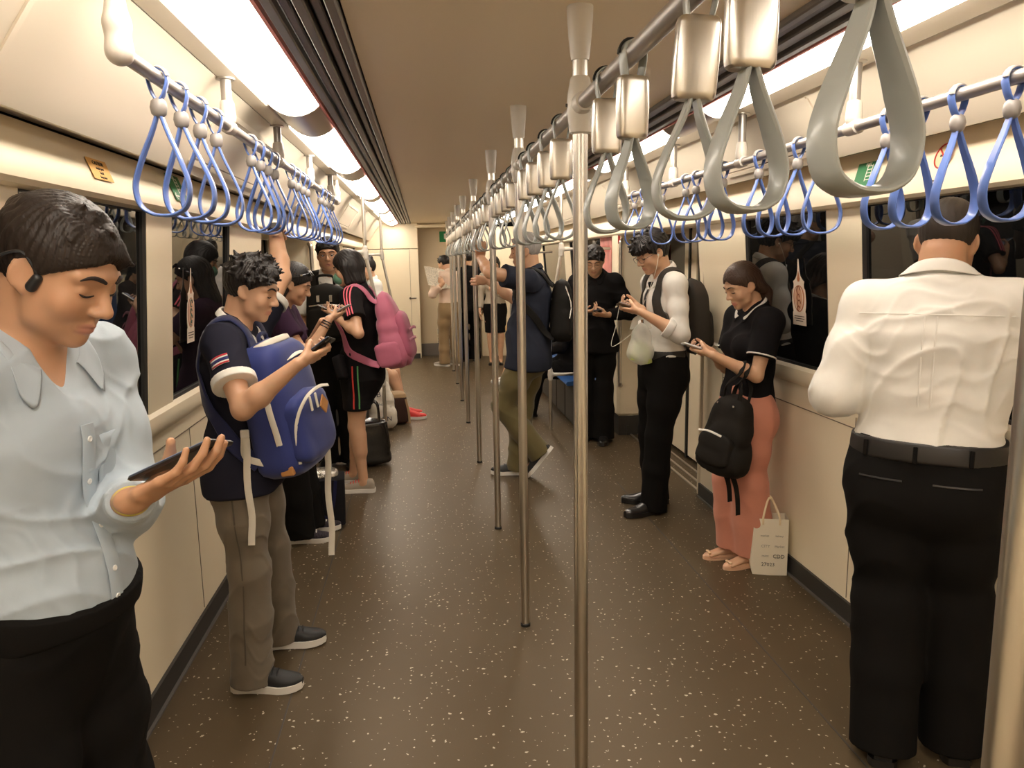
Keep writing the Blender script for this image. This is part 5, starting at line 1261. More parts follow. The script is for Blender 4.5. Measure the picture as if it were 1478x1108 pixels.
    for sg in (-1, 1):
        y = sg * D_ / 2; MB().ribbon(spline([q(-.04, y + sg * .0015, H_ - .03), q(-.038, y, H_ + .02), q(-.01, y * .4 - .0, H_ + .10), q(.02, y * .4, H_ + .06), q(.038, y, H_ + .01), q(.04, y + sg * .0015, H_ - .03)], 24), lambda a: R @ V3(0, sg, 0), .010, .002).build('bag_handle', mat('cream_tape', S(226, 206, 170), .7), pb)
    ink = mat('print_ink', (.08, .07, .06), .7); ink2 = mat('faint_ink', (.40, .36, .30), .7); X_, Y_ = R @ V3(1, 0, 0), UP; fo = lambda x, z: q(x, -D_ / 2 - .0045 - .008 * max(0, 1 - abs(x) / .08) * max(0, 1 - z / .06), z)
    for tx_, x, z, s_, m_ in (('market', -.030, .205, .014, ink2), ('bakery', .040, .205, .014, ink2), ('CITY', -.025, .150, .020, ink2), ('Market', .042, .150, .016, ink2), ('mint', -.025, .100, .018, ink2), ('CDD', .040, .098, .026, ink), ('27023', -.010, .055, .026, ink)):
        text_mesh(tx_, s_, fo(x, z), X_, Y_, m_, 'printed_word', pb)
# ======================= farther passengers
def simple(s, top, shirt, tr=None, ease=.011, sleeve=.6, hem=.052, tuck=True, collar=None, hemr=.085, seed=1, vee=0, fold=.005):
    sp = s.shirt_prims(ease, sleeve, hem=(hem if tuck else -.06) * s.H, sl_ease=ease + .004, neck_up=.012, flare=.006 if tuck else .012, vee=vee, hips=not tuck)
    s.wear(top, sp, shirt, s.vox * 1.1, folds(fold, 24, (.5, .2, .8), seed))
    if collar: s.collar(collar, .042 * s.H, h=.034, drop=.042, gap=.25, spread=.05)
    tp = s.trouser_prims(ease + (.008 if tuck else -.004), .05 if tuck else -.035, hemr=hemr, knee=.02)
    if tr: s.wear('trousers', tp, tr, s.vox * 1.2, folds(fold, 19, (0, .3, 1), seed + 5))
    return sp, tp
if want('C'):
    C = Person('woman in a dark purple top with sunglasses pushed up on her hair', -1.20, 4.42, 2, H=1.595, w=.95, sex='f', lean=2, head=(-2, 22, 0), neckf=.5, skin='mid', vox=.006, feet=((.10, .06, 4), (.06, -.10, -4)), jaw=.95, nose=.9)
    pc = at(488, 449, 4.30); lng = nrm(V3(.82, 0, .42)); pn = nrm(V3(-.5, .1, .85))
    C.hold(1, pc, lng, pn, hint=-UP - C.CF * .3 + C.CR * .3); C.arm(-1, pc + V3(-.10, .10, -.06), -UP - C.CF * .4 - C.CR * .4); C.set_hand(-1, nrm(V3(.9, -.2, .2)), UP, (20, 40, 30))
    C.build(); C.face(); C.hair(thick=.013, line=((.09, .058), (-.075, -.08)), disp=.0026, freq=450, front=(.056, .036, .070), extra=[lambda s: E(s.hl(0, -.075, .01), s.hl(0, -.085, -.15), (.065 * s.k, .035 * s.k), (.075 * s.k, .03 * s.k), s.hr, .03), lambda s: E(s.hl(.06, -.03, -.0), s.hl(.066, -.04, -.13), .024 * s.k, .022 * s.k, None, .03)])
    sp, tp = simple(C, 'top', cloth('dark_purple_jersey', S(52, 32, 52), .85), black_tr, tuck=False, sleeve=.55, seed=41)
    L = C.hl; go = empty('sunglasses', tuple(C.hc), 'dark sunglasses with a shiny logo pushed up on the hair of the woman in purple', 'sunglasses')
    lens = mat('sunglass_lens', (.01, .01, .012), .08)
    for i in (1, -1):
        blob('lens', [ell(L(i * .036, .072, .098), (.027 * C.k, .022 * C.k, .004), C.hr, nrm(C.hu * .55 - C.hf * .8))], .003, lens, go); MB().tube([L(i * .064, .066, .096), L(i * .090, .02, .06), L(i * .092, -.03, .03)], .0032, 6).build('temple', lens, go)
    MB().box(L(.084, .035, .072), (.012, .012, .008), None, .002).build('temple_ornament', steel, go)
    d = nrm(C.wr[1] - C.elb[1]); X = frame(d)[0]; Y = np.cross(d, X)
    for q in (.02, .034, .05): c = C.wr[1] - d * q; MB().tube([c + .028 * math.cos(t) * X + .025 * math.sin(t) * Y for t in np.linspace(0, 2 * PI, 21)[:-1]], .0035, 6, False, True).build('bracelet', mat('dark_bracelet', (.03, .02, .015), .5), C.root)
    fl_ = mat('floral_canvas', S(44, 36, 44), .8, noise=(90, .9))
    for i in (1, -1): C.shoe(i, fl_, white_rub, kind='sneaker', length=.245, w=.047, lace=white_rub)
    phone('phone in a silver case held by the woman in purple', pc, lng, pn, .075, .15, body=mat('silver_case', (.55, .53, .5), .3, .7))
    b = V3(-1.13, 4.62, 0); bg = empty('shopping_bag', (-1.04, 4.60, 0), 'black square shopping bag with silver foil showing, on the floor by the floral shoes', 'bag'); R = rotz(.1); c = V3(-1.04, 4.60, .16)
    softbox('bag_body', c, R, (.26, .20, .32), cloth('black_bag_felt', (.012, .011, .013), .8), bg, .25, 1.02, .97, .003, 3, 18, 40, 0, .06)
    softbox('foil_top', c + UP * .165, R, (.21, .15, .06), mat('silver_foil', (.62, .58, .52), .25, .8, bump=(40, 1, .01)), bg, .5, .8, 1, .012, 8, 12, 30, 0, .4)
    MB().ribbon(spline([c + R @ V3(-.05, -.105, .14), c + R @ V3(-.03, -.115, -.02), c + R @ V3(.02, -.118, -.08), c + R @ V3(.06, -.115, -.0), c + R @ V3(.08, -.105, .14)], 24), lambda q: V3(0, -1, 0), .02, .003).build('bag_handle', cloth('navy_webbing', S(32, 34, 62), .7), bg)
if want('D'):
    D = Person('man with thin glasses in a white shirt facing the viewer, mouth open', -1.09, 6.02, 268, H=1.765, w=1.04, lean=0, head=(4, 4, 3), skin='tan', vox=.006, gaze='open_mouth', jaw=1.1, neckw=1.05)
    c = D.nb + D.CF * .30 - UP * .42
    for i in (1, -1): D.arm(i, c + D.CR * i * .06, -UP + D.CR * i * .5); D.set_hand(i, nrm(-D.CR * i + D.CF * .2), nrm(-D.CF), (30, 40, 30))
    D.build(); D.face(browr=.004, lash=.0024); D.glasses(mat('thin_wire_frame', (.25, .2, .15), .3, .8)); D.hair(thick=.011, line=((.09, .055), (-.075, -.07)), disp=.0022, tufts=30, tl=.02, up=.1, front=(.062, .040, .066))
    sp, tp = simple(D, 'shirt', white_sh, black_tr, collar=white_sh, sleeve=.9, seed=51)
    for i in (1, -1): D.shoe(i, leather, leather, kind='dress')
    bc = D.nb + D.CF * .245 - UP * .26; R = basis(np.cross(UP, D.CF), D.CF, UP); bn = cloth('black_pack_nylon', S(36, 33, 29), .7, 300)
    bag = empty('backpack', tuple(bc), 'black backpack worn on the chest of the man with thin glasses', 'backpack')
    softbox('pack_body', bc, R, (.31, .18, .44), bn, bag, .5, .85, 1, .006, 4, 22, 36, .03, .2); softbox('front_pocket', bc + D.CF * .085 - UP * .06, R, (.25, .07, .24), bn, bag, .5, .95, 1, .004, 6, 16, 30, .03, .2)
    x = np.cross(UP, D.CF); MB().tube(spline([bc + x * -.06 + UP * .21, bc + x * -.05 + UP * .27 + D.CF * .03, bc + x * .05 + UP * .27 + D.CF * .03, bc + x * .06 + UP * .21], 14), .010, 8).build('grab_handle', bn, bag)
    for q in (-.045, .045): MB().box(bc + D.CF * .105 + x * q + UP * .11, (.024, .012, .05), R, .003).build('pocket_buckle', steel, bag)
    line(bag, [bc + D.CF * .12 + x * -.11 + UP * .06, bc + D.CF * .128 + UP * .07, bc + D.CF * .12 + x * .11 + UP * .06], .01, steel, lambda q: D.CF, 'pocket_zip', 10)
    for i in (1, -1):
        inn = D.sh[i] + nrm(D.nb - D.sh[i]) * .075; ou = nrm(D.sh[i] - D.nb)
        strapon(bag, sp, [bc - D.CF * .06 + UP * .18 + ou * .10, inn + D.CF * .13 - UP * .04, inn + D.CF * .04 + UP * .05, inn - D.CF * .06 + UP * .03, inn - D.CF * .13 - UP * .12], .06, bn, 'shoulder_strap', .006, .010, 26, 1)
    tb = empty('tote_bag', (-.84, 5.95, 0), 'glossy black tote bag standing on the floor in front of the man with thin glasses', 'bag'); gl = mat('glossy_black_leather', (.010, .009, .009), .22, coat=.5)
    softbox('bag_body', (-.84, 5.95, .19), rotz(.2), (.30, .15, .38), gl, tb, .4, .82, 1.0, .008, 3, 20, 40, .03, .12)
    for s_ in (-1, 1): MB().tube(spline([(-.92, 5.95 + s_ * .04, .36), (-.90, 5.95 + s_ * .03, .50), (-.79, 5.95 + s_ * .03, .50), (-.77, 5.95 + s_ * .04, .36)], 18), .008, 8).build('bag_handle', gl, tb)
if want('E'):
    EW = Person('woman with bobbed black hair in a black sports dress, green face mask, facing left', -.835, 5.34, 170, H=1.66, w=.98, sex='f', lean=1, head=(6, 10, 0), neckf=.35, skin='mid', vox=.0055, feet=((.00, .09, 6), (.12, -.10, 0)))
    pc = at(474, 446, 5.22); lng = nrm(V3(-.85, .1, .35)); pn = nrm(V3(.4, .1, .9))
    EW.hold(-1, pc, lng, pn, hint=-UP * .7 - EW.CR * .5 - EW.CF * .2); EW.arm(1, pc + V3(.1, .12, -.04), -UP + EW.CR * .5); EW.set_hand(1, nrm(V3(-.9, -.2, .2)), UP, (20, 40, 30))
    EW.build(); EW.face()
    EW.hair(thick=.016, line=((.092, .055), (.002, -.115)), disp=.0016, front=(.050, .030, .035), cover=True, extra=[lambda s: E(s.hl(0, -.050, .0), s.hl(0, -.048, -.085), (.084 * s.k, .062 * s.k), (.088 * s.k, .058 * s.k), s.hr, .03, cuts=[(s.hl(0, 0, -.112), -s.hu)]), lambda s: E(s.hl(-.074, .008, .02), s.hl(-.076, .012, -.09), .024 * s.k, .020 * s.k, None, .03), lambda s: E(s.hl(.074, .008, .02), s.hl(.076, .012, -.09), .024 * s.k, .020 * s.k, None, .03)])
    blob('face_mask', [ell(EW.hl(0, .062, -.052), (.056 * EW.k, .056 * EW.k, .048 * EW.k), EW.hr, EW.hf)], .004, cloth('green_mask', S(96, 140, 116), .8), EW.root)
    bk = cloth('black_sport_jersey', S(22, 19, 20), .8); sp = EW.shirt_prims(.012, .62, hem=-.5, sl_ease=.017, neck_up=.012)
    for i in (1, -1): sp.append(E(EW.hipC - UP * .03, EW.hp[i] + (EW.kn[i] - EW.hp[i]) * .62, .098 * EW.H * .62 + .035, .095, None, .05))
    hemc = EW.hipC - UP * .175 * EW.H; EW.wear('sport_dress', [p for p in sp], bk, .006, folds(.005, 20, (.5, .2, .8), 61), [(hemc, -UP)])
    pink = cloth('pink_stripe', S(214, 96, 110), .8); red = cloth('red_stripe', S(196, 60, 50), .8); grn = cloth('green_stripe', S(90, 150, 90), .8)
    near = -EW.CR
    for k in range(3):
        off = EW.CF * (-.022 + .022 * k); pts = [EW.nb + near * .07 + UP * .08 + off, EW.sh[-1] + UP * .10 + off, EW.sh[-1] + near * .10 + off - UP * .0, EW.sh[-1] + (EW.elb[-1] - EW.sh[-1]) * .55 + near * .10 + off]
        Q, Nn = cling(sp, spline(pts, 20), .0025); MB().ribbon(list(Q), list(Nn), .009, .0015).build('shoulder_stripe', pink, EW.root)
    for k, m_ in enumerate((red, bk, grn)):
        off = EW.F * (.018 - .018 * k); pts = [cast(sp, EW.hipC + near * .4 - UP * z + off, -near) + near * .002 for z in np.linspace(-.02, .27, 12)]
        MB().ribbon(pts, lambda q: near, .010, .0015).build('side_stripe', m_, EW.root)
    up_ = mat('grey_mesh_sneaker', S(150, 138, 122), .7); rl = mat('red_lace', S(206, 56, 44), .6)
    for i in (1, -1): EW.shoe(i, up_, white_rub, kind='sneaker', length=.255, w=.049, lace=rl)
    phone('silver phone held by the woman in the black sports dress', pc, lng, pn, .07, .145, body=mat('silver_case2', (.6, .58, .55), .3, .7))
    pkm = cloth('pink_pack_nylon', S(176, 98, 120), .65, 400); pkd = cloth('pink_pack_mesh', S(160, 84, 106), .75, 300)
    bx = -EW.CF; bc = EW.nb - EW.CF * .235 - UP * .27 + EW.CR * -.02; ux = nrm(UP + EW.CF * .22); bx = nrm(bx - ux * (bx @ ux)); R = basis(np.cross(ux, bx), bx, ux); bag = empty('backpack', tuple(bc), 'dusty pink backpack on the back of the woman with bobbed hair', 'backpack')
    softbox('pack_body', bc, R, (.30, .20, .54), pkm, bag, .65, .50, 1.10, .014, 7, 26, 40, .10, .25)
    softbox('front_pocket', bc + bx * .095 - UP * .05, R, (.25, .08, .34), pkd, bag, .6, .8, 1, .006, 8, 18, 34, .05, .25)
    for z in (-.02, -.09): line(bag, [bc + bx * .145 + near * .11 + UP * z, bc + bx * .15 + UP * (z + .01), bc + bx * .145 - near * .11 + UP * z], .02, pkm, lambda q: bx, 'compression_strap', 10)
    softbox('side_pocket', bc + near * .135 - UP * .15, R, (.05, .16, .18), pkm, bag, .6, 1.05, 1, .004, 2, 14, 28, .02, .25)
    for i in (1, -1):
        inn = EW.sh[i] + nrm(EW.nb - EW.sh[i]) * .07; ou = nrm(EW.sh[i] - EW.nb)
        strapon(bag, sp, [bc - bx * .08 + UP * .22 + ou * .06, inn - EW.CF * .05 + UP * .05, inn + EW.CF * .06 + UP * .03, inn + EW.CF * .13 - UP * .08, EW.hipC + EW.U * .22 * EW.H + EW.CF * .12 + ou * .10, EW.hipC + EW.U * .10 * EW.H + EW.CF * .06 + ou * .17, bc - bx * .06 - UP * .18 + ou * .14], .05, pkm, 'shoulder_strap', .006, .010, 36, 1)
    cb = at(494, 530, 5.2); bg = empty('crossbody_bag', tuple(cb), 'small flat black crossbody bag hanging in front of the woman with bobbed hair', 'bag'); R = basis(nrm(V3(-.2, -1, .1)), nrm(V3(-1, .2, -.25)), nrm(np.cross(nrm(V3(-.2, -1, .1)), nrm(V3(-1, .2, -.25)))))
    softbox('bag_body', cb, R, (.20, .06, .18), bk, bg, .35, 1, 1, .003, 1, 14, 32, 0, .15)
    strapon(bg, sp, [cb + UP * .08 + V3(.06, -.03, 0), EW.hipC + EW.U * .2 * EW.H + EW.CF * .14, EW.nb + EW.CF * .12 - UP * .08 + EW.CR * .05, EW.sh[1] + UP * .06], .012, bk, 'bag_strap', .003, .003, 22, 1)
if want('F'):
    Fp = Person('distant woman in a white shirt standing beyond the left seats, hair tied up', -.98, 8.95, 200, H=1.62, w=.98, sex='f', head=(10, 8, 0), skin='light', vox=.008, feet=((0, .08, 0), (0, -.08, 0)))
    Fp.hang(1); Fp.hang(-1); Fp.build(); Fp.hair(thick=.012, line=((.09, .06), (-.075, -.06)), front=(.05, .03, .04), extra=[lambda s: ell(s.hl(0, -.06, .12), (.035, .035, .03), s.hr, s.hf)])
    simple(Fp, 'shirt', white_sh, black_tr, collar=white_sh, sleeve=.7, seed=71)
    for i in (1, -1): Fp.shoe(i, leather, leather, kind='flat', length=.24)
if want('G'):
    G = Person('person in brown shorts and red shoes sitting on the left bench', -1.12, 7.85, -4, H=1.68, w=1.0, lean=4, head=(0, 15, 0), skin='mid', vox=.0075, hipz=.50, feet=((.47, .10, 0), (.53, -.10, -6)), shod=True)
    for i in (1, -1): G.arm(i, G.kn[i] + UP * .09 - G.F * .12, -UP - G.F + G.R * i * .4); G.set_hand(i, nrm(G.F - UP * .3), -UP, (20, 25, 20))
    G.build(); G.hair(tufts=20, tl=.02, up=.1); sp, tp = simple(G, 'shirt', cloth('grey_tee', S(120, 112, 104), .85), None, tuck=False, seed=75)
    sh = [p.grow(.012) for p in G.pr['torso'][:2]]
    for i in (1, -1): k = G.kn[i]; h = G.hp[i]; d = nrm(k - h); sh += [p.grow(.02, [(h + (k - h) * .75, d)]) for p in G.pr[('th', i)]]
    G.wear('shorts', sh, cloth('brown_shorts', S(110, 84, 66), .85), .009)
    rd = mat('red_shoe_mesh', S(196, 48, 40), .6)
    for i in (1, -1): G.shoe(i, rd, white_rub, kind='sneaker', length=.27)
    bb = V3(-.70, 7.52, 0); bg = empty('duffel_bag', tuple(bb), 'brown bag with a beige top standing on the floor by the red shoes', 'bag')
    softbox('bag_body', bb + UP * .15, rotz(.2), (.22, .24, .30), cloth('brown_bag_cloth', S(58, 40, 34), .8), bg, .5, .85, 1, .006, 5, 18, 34, .03, .15); softbox('bag_flap', bb + UP * .285, rotz(.2), (.21, .22, .07), cloth('beige_bag_cloth', S(150, 124, 92), .8), bg, .5, .8, 1, .004, 3, 12, 30, 0, .35)
    MB().ribbon(spline([bb + V3(.10, -.13, .26), bb + V3(.125, -.135, .12), bb + V3(.13, -.13, .02)], 10), lambda q: V3(.3, -1, 0), .022, .004).build('bag_strap', cloth('beige_bag_cloth', S(150, 124, 92), .8), bg)
    pb = V3(-.82, 7.22, 0); bg = empty('shopping_bag', tuple(pb), 'white plastic shopping bag with dark lettering beside the woman in the black sports dress', 'bag'); wp = mat('white_shopping_plastic', S(228, 220, 206), .4, bump=(14, .8, .02))
    softbox('bag_body', pb + UP * .25, rotz(.15), (.28, .17, .48), wp, bg, .7, .45, 1.02, .016, 12, 24, 40, .12, .22)
    for s_ in (-1, 1): MB().ribbon(spline([pb + V3(s_ * .05, 0, .44), pb + V3(s_ * .045, 0, .54), pb + V3(s_ * .02, 0, .60)], 8), lambda q: V3(0, -1, 0), .05, .002).build('bag_handle', wp, bg)
    navy_ink = mat('navy_ink', S(36, 36, 70), .6)
    for tx_, x, z, s_ in (('B', -.02, .36, .075), ('shop', .0, .27, .04), ('UN', .05, .13, .06)): text_mesh(tx_, s_, pb + V3(x, -.118 if z < .3 else -.108, z), V3(math.cos(.15), math.sin(.15), 0), UP, navy_ink, 'printed_word', bg)
if want('H'):
    Hh = Person('older grey-haired man in a navy polo and olive trousers holding a pole', .345, 5.42, 166, H=1.765, w=1.04, lean=-2, head=(8, 6, 0), neckf=.3, skin='mid', vox=.0055, feet=((-.05, .03, -5, .128, 52), (.10, -.06, 5)), belly=.004)
    Hh.grip(1, (0.0, 5.892, 1.425), UP, nrm(V3(-.3, .9, 0)), hint=-UP - Hh.CF * .2 + Hh.CR * .6)
    Hh.grip(-1, (.0, 5.30, 1.665), (1, 0, 0), nrm(V3(-.2, .5, .8)), hint=nrm(V3(-.3, -.9, -.2)))
    Hh.build(); Hh.face()
    gm = mat('grey_hair', (.30, .28, .26), .55, bump=(140, .7, .002, (1, 1, .2))); Hh.hair(thick=.009, line=((.088, .074), (-.075, -.062)), disp=.0014, m=gm, tufts=20, tl=.018, up=.1)
    nv = cloth('dark_navy_polo', S(40, 43, 54), .85); sp, tp0 = simple(Hh, 'polo_shirt', nv, cloth('olive_chino', S(98, 88, 56), .85), ease=.014, sleeve=.66, tuck=False, collar=nv, hemr=.088, seed=81, fold=.006)
    blk = mat('sneaker_black', (.008, .0075, .0075), .55)
    for i in (1, -1): Hh.shoe(i, blk, white_rub, kind='sneaker', lace=blk)
    # tread of the lifted sole
    bx = -Hh.CF; bc = Hh.nb - Hh.CF * .215 - UP * .25; R = basis(np.cross(UP, bx), bx, UP); bn = cloth('black_daypack_nylon', S(30, 28, 26), .7, 300); bag = empty('backpack', tuple(bc), 'soft black daypack on the back of the older grey-haired man', 'backpack')
    softbox('pack_body', bc, R, (.29, .17, .44), bn, bag, .7, .68, 1.05, .012, 17, 24, 36, .06, .25); softbox('front_pocket', bc + bx * .07 - UP * .07, R, (.23, .07, .22), bn, bag, .65, .9, 1, .006, 4, 14, 30, .03, .3)
    line(bag, [bc + bx * .03 + Hh.CR * -.09 + UP * .18, bc + bx * .07 - Hh.CR * .115 + UP * .06, bc + bx * .06 - Hh.CR * .13 - UP * .04], .008, steel, lambda q: -Hh.CR, 'zip', 10)
    for i in (1, -1):
        inn = Hh.sh[i] + nrm(Hh.nb - Hh.sh[i]) * .07; ou = nrm(Hh.sh[i] - Hh.nb)
        strapon(bag, sp, [bc - bx * .06 + UP * .19 + ou * .05, inn - Hh.CF * .05 + UP * .05, inn + Hh.CF * .06 + UP * .03, inn + Hh.CF * .13 - UP * .08, Hh.hipC + Hh.U * .2 * Hh.H + ou * .2, bc - bx * .05 - UP * .16 + ou * .12], .05, bn, 'shoulder_strap', .006, .010, 30, 1)
if want('M'):
    M_ = Person('man in black clothes with glasses reading his phone by the door jamb', 1.07, 6.50, 248, H=1.70, w=.95, shw=.92, lean=2, head=(4, 26, 0), neckf=.45, skin='light', vox=.006, feet=((.06, .08, 6), (.0, -.07, -12)))
    pc = at(862, 450, 6.26); lng = nrm(V3(-.15, -.85, .25)); pn = nrm(V3(.0, .42, .9)); M_.hold(-1, pc, lng, pn, hint=-UP - M_.CR * .4); M_.arm(1, pc + V3(-.11, .06, .0), -UP + M_.CR * .5); M_.set_hand(1, nrm(V3(.7, -.6, .1)), nrm(UP), (25, 45, 30))
    M_.build(); M_.face(browr=.004); M_.glasses(mat('thin_wire_frame', (.25, .2, .15), .3, .8)); M_.hair(thick=.015, line=((.09, .055), (-.078, -.07)), disp=.003, tufts=50, tl=.032, up=.15, front=(.058, .034, .056))
    bkc = cloth('black_shirt_cloth', S(23, 21, 21), .85); sp, tp = simple(M_, 'shirt', bkc, black_tr, ease=.014, sleeve=1.85, tuck=False, collar=bkc, hemr=.095, seed=91)
    for i in (1, -1): M_.shoe(i, leather, leather, kind='dress', length=.29)
    phone('phone with lit screen held by the man in black by the door jamb', pc, lng, pn, .072, .148)
if want('I'):
    pale = cloth('pale_pink_shirt', S(214, 188, 168), .8); beige = cloth('beige_trousers', S(140, 116, 84), .85)
    I_ = Person('far man in a pale pink shirt and beige trousers reading a newspaper', -.02, 11.60, 135, H=1.66, w=1.02, lean=2, head=(6, 20, 0), skin='mid', vox=.009, feet=((.04, .09, 8), (-.05, -.09, -8)))
    npc = at(634, 402, 11.40); I_.arm(-1, npc + V3(.06, -.06, -.06), -UP - I_.CR * .5); I_.set_hand(-1, nrm(V3(-.7, .4, .4)), nrm(V3(.5, .8, 0)), (40, 60, 40)); I_.hang(1, .05, .1); I_.arm(1, I_.sh[1] + V3(-.24, .14, -.18), -UP); I_.set_hand(1, nrm(V3(-.7, .5, .3)), UP, (40, 60, 40))
    I_.build(); I_.hair(tufts=10); simple(I_, 'shirt', pale, beige, sleeve=1.7, collar=pale, seed=95)
    for i in (1, -1): I_.shoe(i, mat('grey_trainer', S(150, 140, 128), .7), white_rub)
    no = empty('newspaper', tuple(npc), 'folded silvery newspaper held open by the far man in the pale pink shirt', 'newspaper'); mp_ = mat('newsprint', S(196, 186, 168), .6, noise=(60, .35))
    for s_, v in ((-1, V3(-.19, -.05, .05)), (1, V3(.14, .10, -.02))):
        a = npc; up_ = V3(-.03, .05, .15); MB().loft([[a - up_, a + up_, a + up_ + V3(0, .004, 0), a - up_ + V3(0, .004, 0)], [a - up_ + v * .5 + V3(0, .02, .02), a + up_ + v * .5 + V3(0, .02, 0), a + up_ + v * .5 + V3(0, .024, 0), a - up_ + v * .5 + V3(0, .024, .02)], [a - up_ * .9 + v, a + up_ * .9 + v, a + up_ * .9 + v + V3(0, .004, 0), a - up_ * .9 + v + V3(0, .004, 0)]]).build('page', mp_, no)
    J_ = Person('far person in black clothes behind the man reading a newspaper', .30, 12.05, 95, H=1.72, w=1.0, head=(0, 5, 0), skin='mid', vox=.009); J_.hang(1); J_.hang(-1); J_.build(); J_.hair(thick=.014); simple(J_, 'shirt', cloth('black_shirt_cloth', S(23, 21, 21), .85), black_tr, sleeve=1.6, tuck=False, seed=97)
    for i in (1, -1): J_.shoe(i, leather, leather, kind='dress')
    K_ = Person('far woman in a grey blouse with brown lapels and a black skirt, facing the viewer', .67, 11.60, 262, H=1.63, w=.97, sex='f', head=(0, 18, 0), skin='light', vox=.008, feet=((0, .07, 6), (0, -.07, -6)))
    K_.hang(1, .05, .12); K_.arm(-1, K_.nb + K_.CF * .28 - UP * .26 + K_.CR * -.03, -UP - K_.CR * .5); K_.set_hand(-1, nrm(K_.CR * .7 + K_.CF * .3 + UP * .2), nrm(UP - K_.CF * .3), (30, 50, 40))
    K_.build(); K_.face(); K_.hair(thick=.013, line=((.09, .066), (-.075, -.08)), front=(.05, .03, .044), cover=True, extra=[lambda s, i=i: E(s.hl(i * .068, -.01, .02), s.hl(i * .075, .02, -.16), .024 * s.k, .022 * s.k, None, .03) for i in (1, -1)] + [lambda s: E(s.hl(0, -.07, 0), s.hl(0, -.07, -.15), (.07 * s.k, .035 * s.k), (.07 * s.k, .03 * s.k), s.hr, .03)])
    gb = cloth('grey_blouse', S(176, 164, 146), .8); sp = K_.shirt_prims(.011, 1.8, hem=.045 * K_.H, sl_ease=.014, neck_up=.012, vee=.10); K_.wear('blouse', sp, gb, .009, folds(.004, 24, (.5, .2, .8), 98))
    lp = cloth('brown_lapel', S(96, 60, 44), .8)
    for i in (1, -1):
        pts = [cast(sp, K_.nb + K_.CF * .4 + K_.CR * i * x - K_.U * z, -K_.CF) + K_.CF * .004 for x, z in ((.075, .02), (.07, .08), (.05, .14), (.012, .21))]; MB().ribbon(spline(pts, 12), lambda q: K_.CF, .045, .004).build('lapel', lp, K_.root)
    sk = [p.grow(.016, [(K_.hipC + K_.U * .06 * K_.H, K_.U)]) for p in K_.pr['torso'] if (p.a - K_.hipC) @ K_.U < .1 * K_.H] + [E(K_.hipC - UP * .02, K_.hipC - UP * .24 * K_.H, (.105 * K_.H, .085 * K_.H), (.098 * K_.H, .08 * K_.H), K_.R, .04)]
    K_.wear('skirt', sk, black_tr, .009, None, [(K_.hipC - UP * .225 * K_.H, -UP)])
    for i in (1, -1): K_.shoe(i, leather, leather, kind='flat', length=.24, w=.044)
if want('L'):
    # seated passengers on the right bench, mostly hidden
    Lp = Person('seated person in a skirt with a gold bag on the lap, far right bench', 1.10, 9.75, 184, H=1.60, w=.97, sex='f', lean=3, head=(0, 18, 0), skin='light', vox=.0085, hipz=.49, feet=((.46, .05, 0), (.50, -.07, 0)))
    for i in (1, -1): Lp.arm(i, Lp.hipC + Lp.F * .30 + Lp.R * i * .08 + UP * .13, -UP - Lp.F * .4 + Lp.R * i * .5); Lp.set_hand(i, nrm(Lp.F - Lp.R * i * .6), -UP, (20, 30, 20))
    Lp.build(); Lp.hair(thick=.013, cover=True, extra=[lambda s: E(s.hl(0, -.07, 0), s.hl(0, -.07, -.13), (.08 * s.k, .035 * s.k), (.08 * s.k, .03 * s.k), s.hr, .03)])
    sp, tp = simple(Lp, 'blouse', cloth('dark_blouse', S(60, 52, 50), .85), None, sleeve=1.2, tuck=False, seed=101)
    sk = [p.grow(.012) for p in Lp.pr['torso'][:2]]
    for i in (1, -1): k = Lp.kn[i]; h = Lp.hp[i]; d = nrm(k - h); sk += [p.grow(.02, [(h + (k - h) * .85, d)], .06) for p in Lp.pr[('th', i)]]
    Lp.wear('skirt', sk, black_tr, .010)
    for i in (1, -1): Lp.shoe(i, white_rub, white_rub, kind='sneaker', length=.24, w=.046)
    gc = V3(.72, 9.68, .655); gb = empty('handbag', tuple(gc), 'shiny gold handbag on the lap of the seated person far right', 'bag'); gm_ = mat('gold_leather', (.72, .52, .25), .3, .7, bump=(30, .6, .01)); softbox('bag_body', gc, rotz(.3), (.20, .26, .26), gm_, gb, .6, .75, 1, .012, 9, 18, 32, .04, .25)
    MB().tube(spline([gc + V3(0, -.07, .11), gc + V3(0, -.06, .20), gc + V3(0, .06, .20), gc + V3(0, .07, .11)], 14), .008, 8).build('bag_handle', gm_, gb)
    Q_ = Person('seated person in black beside the blue seat, half hidden by the grey-haired man', 1.10, 7.75, 190, H=1.68, w=1.0, lean=8, head=(0, 22, 0), skin='mid', vox=.0075, hipz=.49, feet=((.50, .10, 6), (.46, -.08, -4)))
    for i in (1, -1): Q_.arm(i, Q_.hipC + Q_.F * .40 + Q_.R * i * .05 + UP * .16, -UP - Q_.F * .4 + Q_.R * i * .5); Q_.set_hand(i, nrm(Q_.F - Q_.R * i * .5), -UP, (30, 40, 30))
    Q_.build(); Q_.hair(); simple(Q_, 'shirt', cloth('black_shirt_cloth', S(23, 21, 21), .85), black_tr, sleeve=1.5, tuck=False, seed=105)
    for i in (1, -1): Q_.shoe(i, leather, leather, kind='dress')
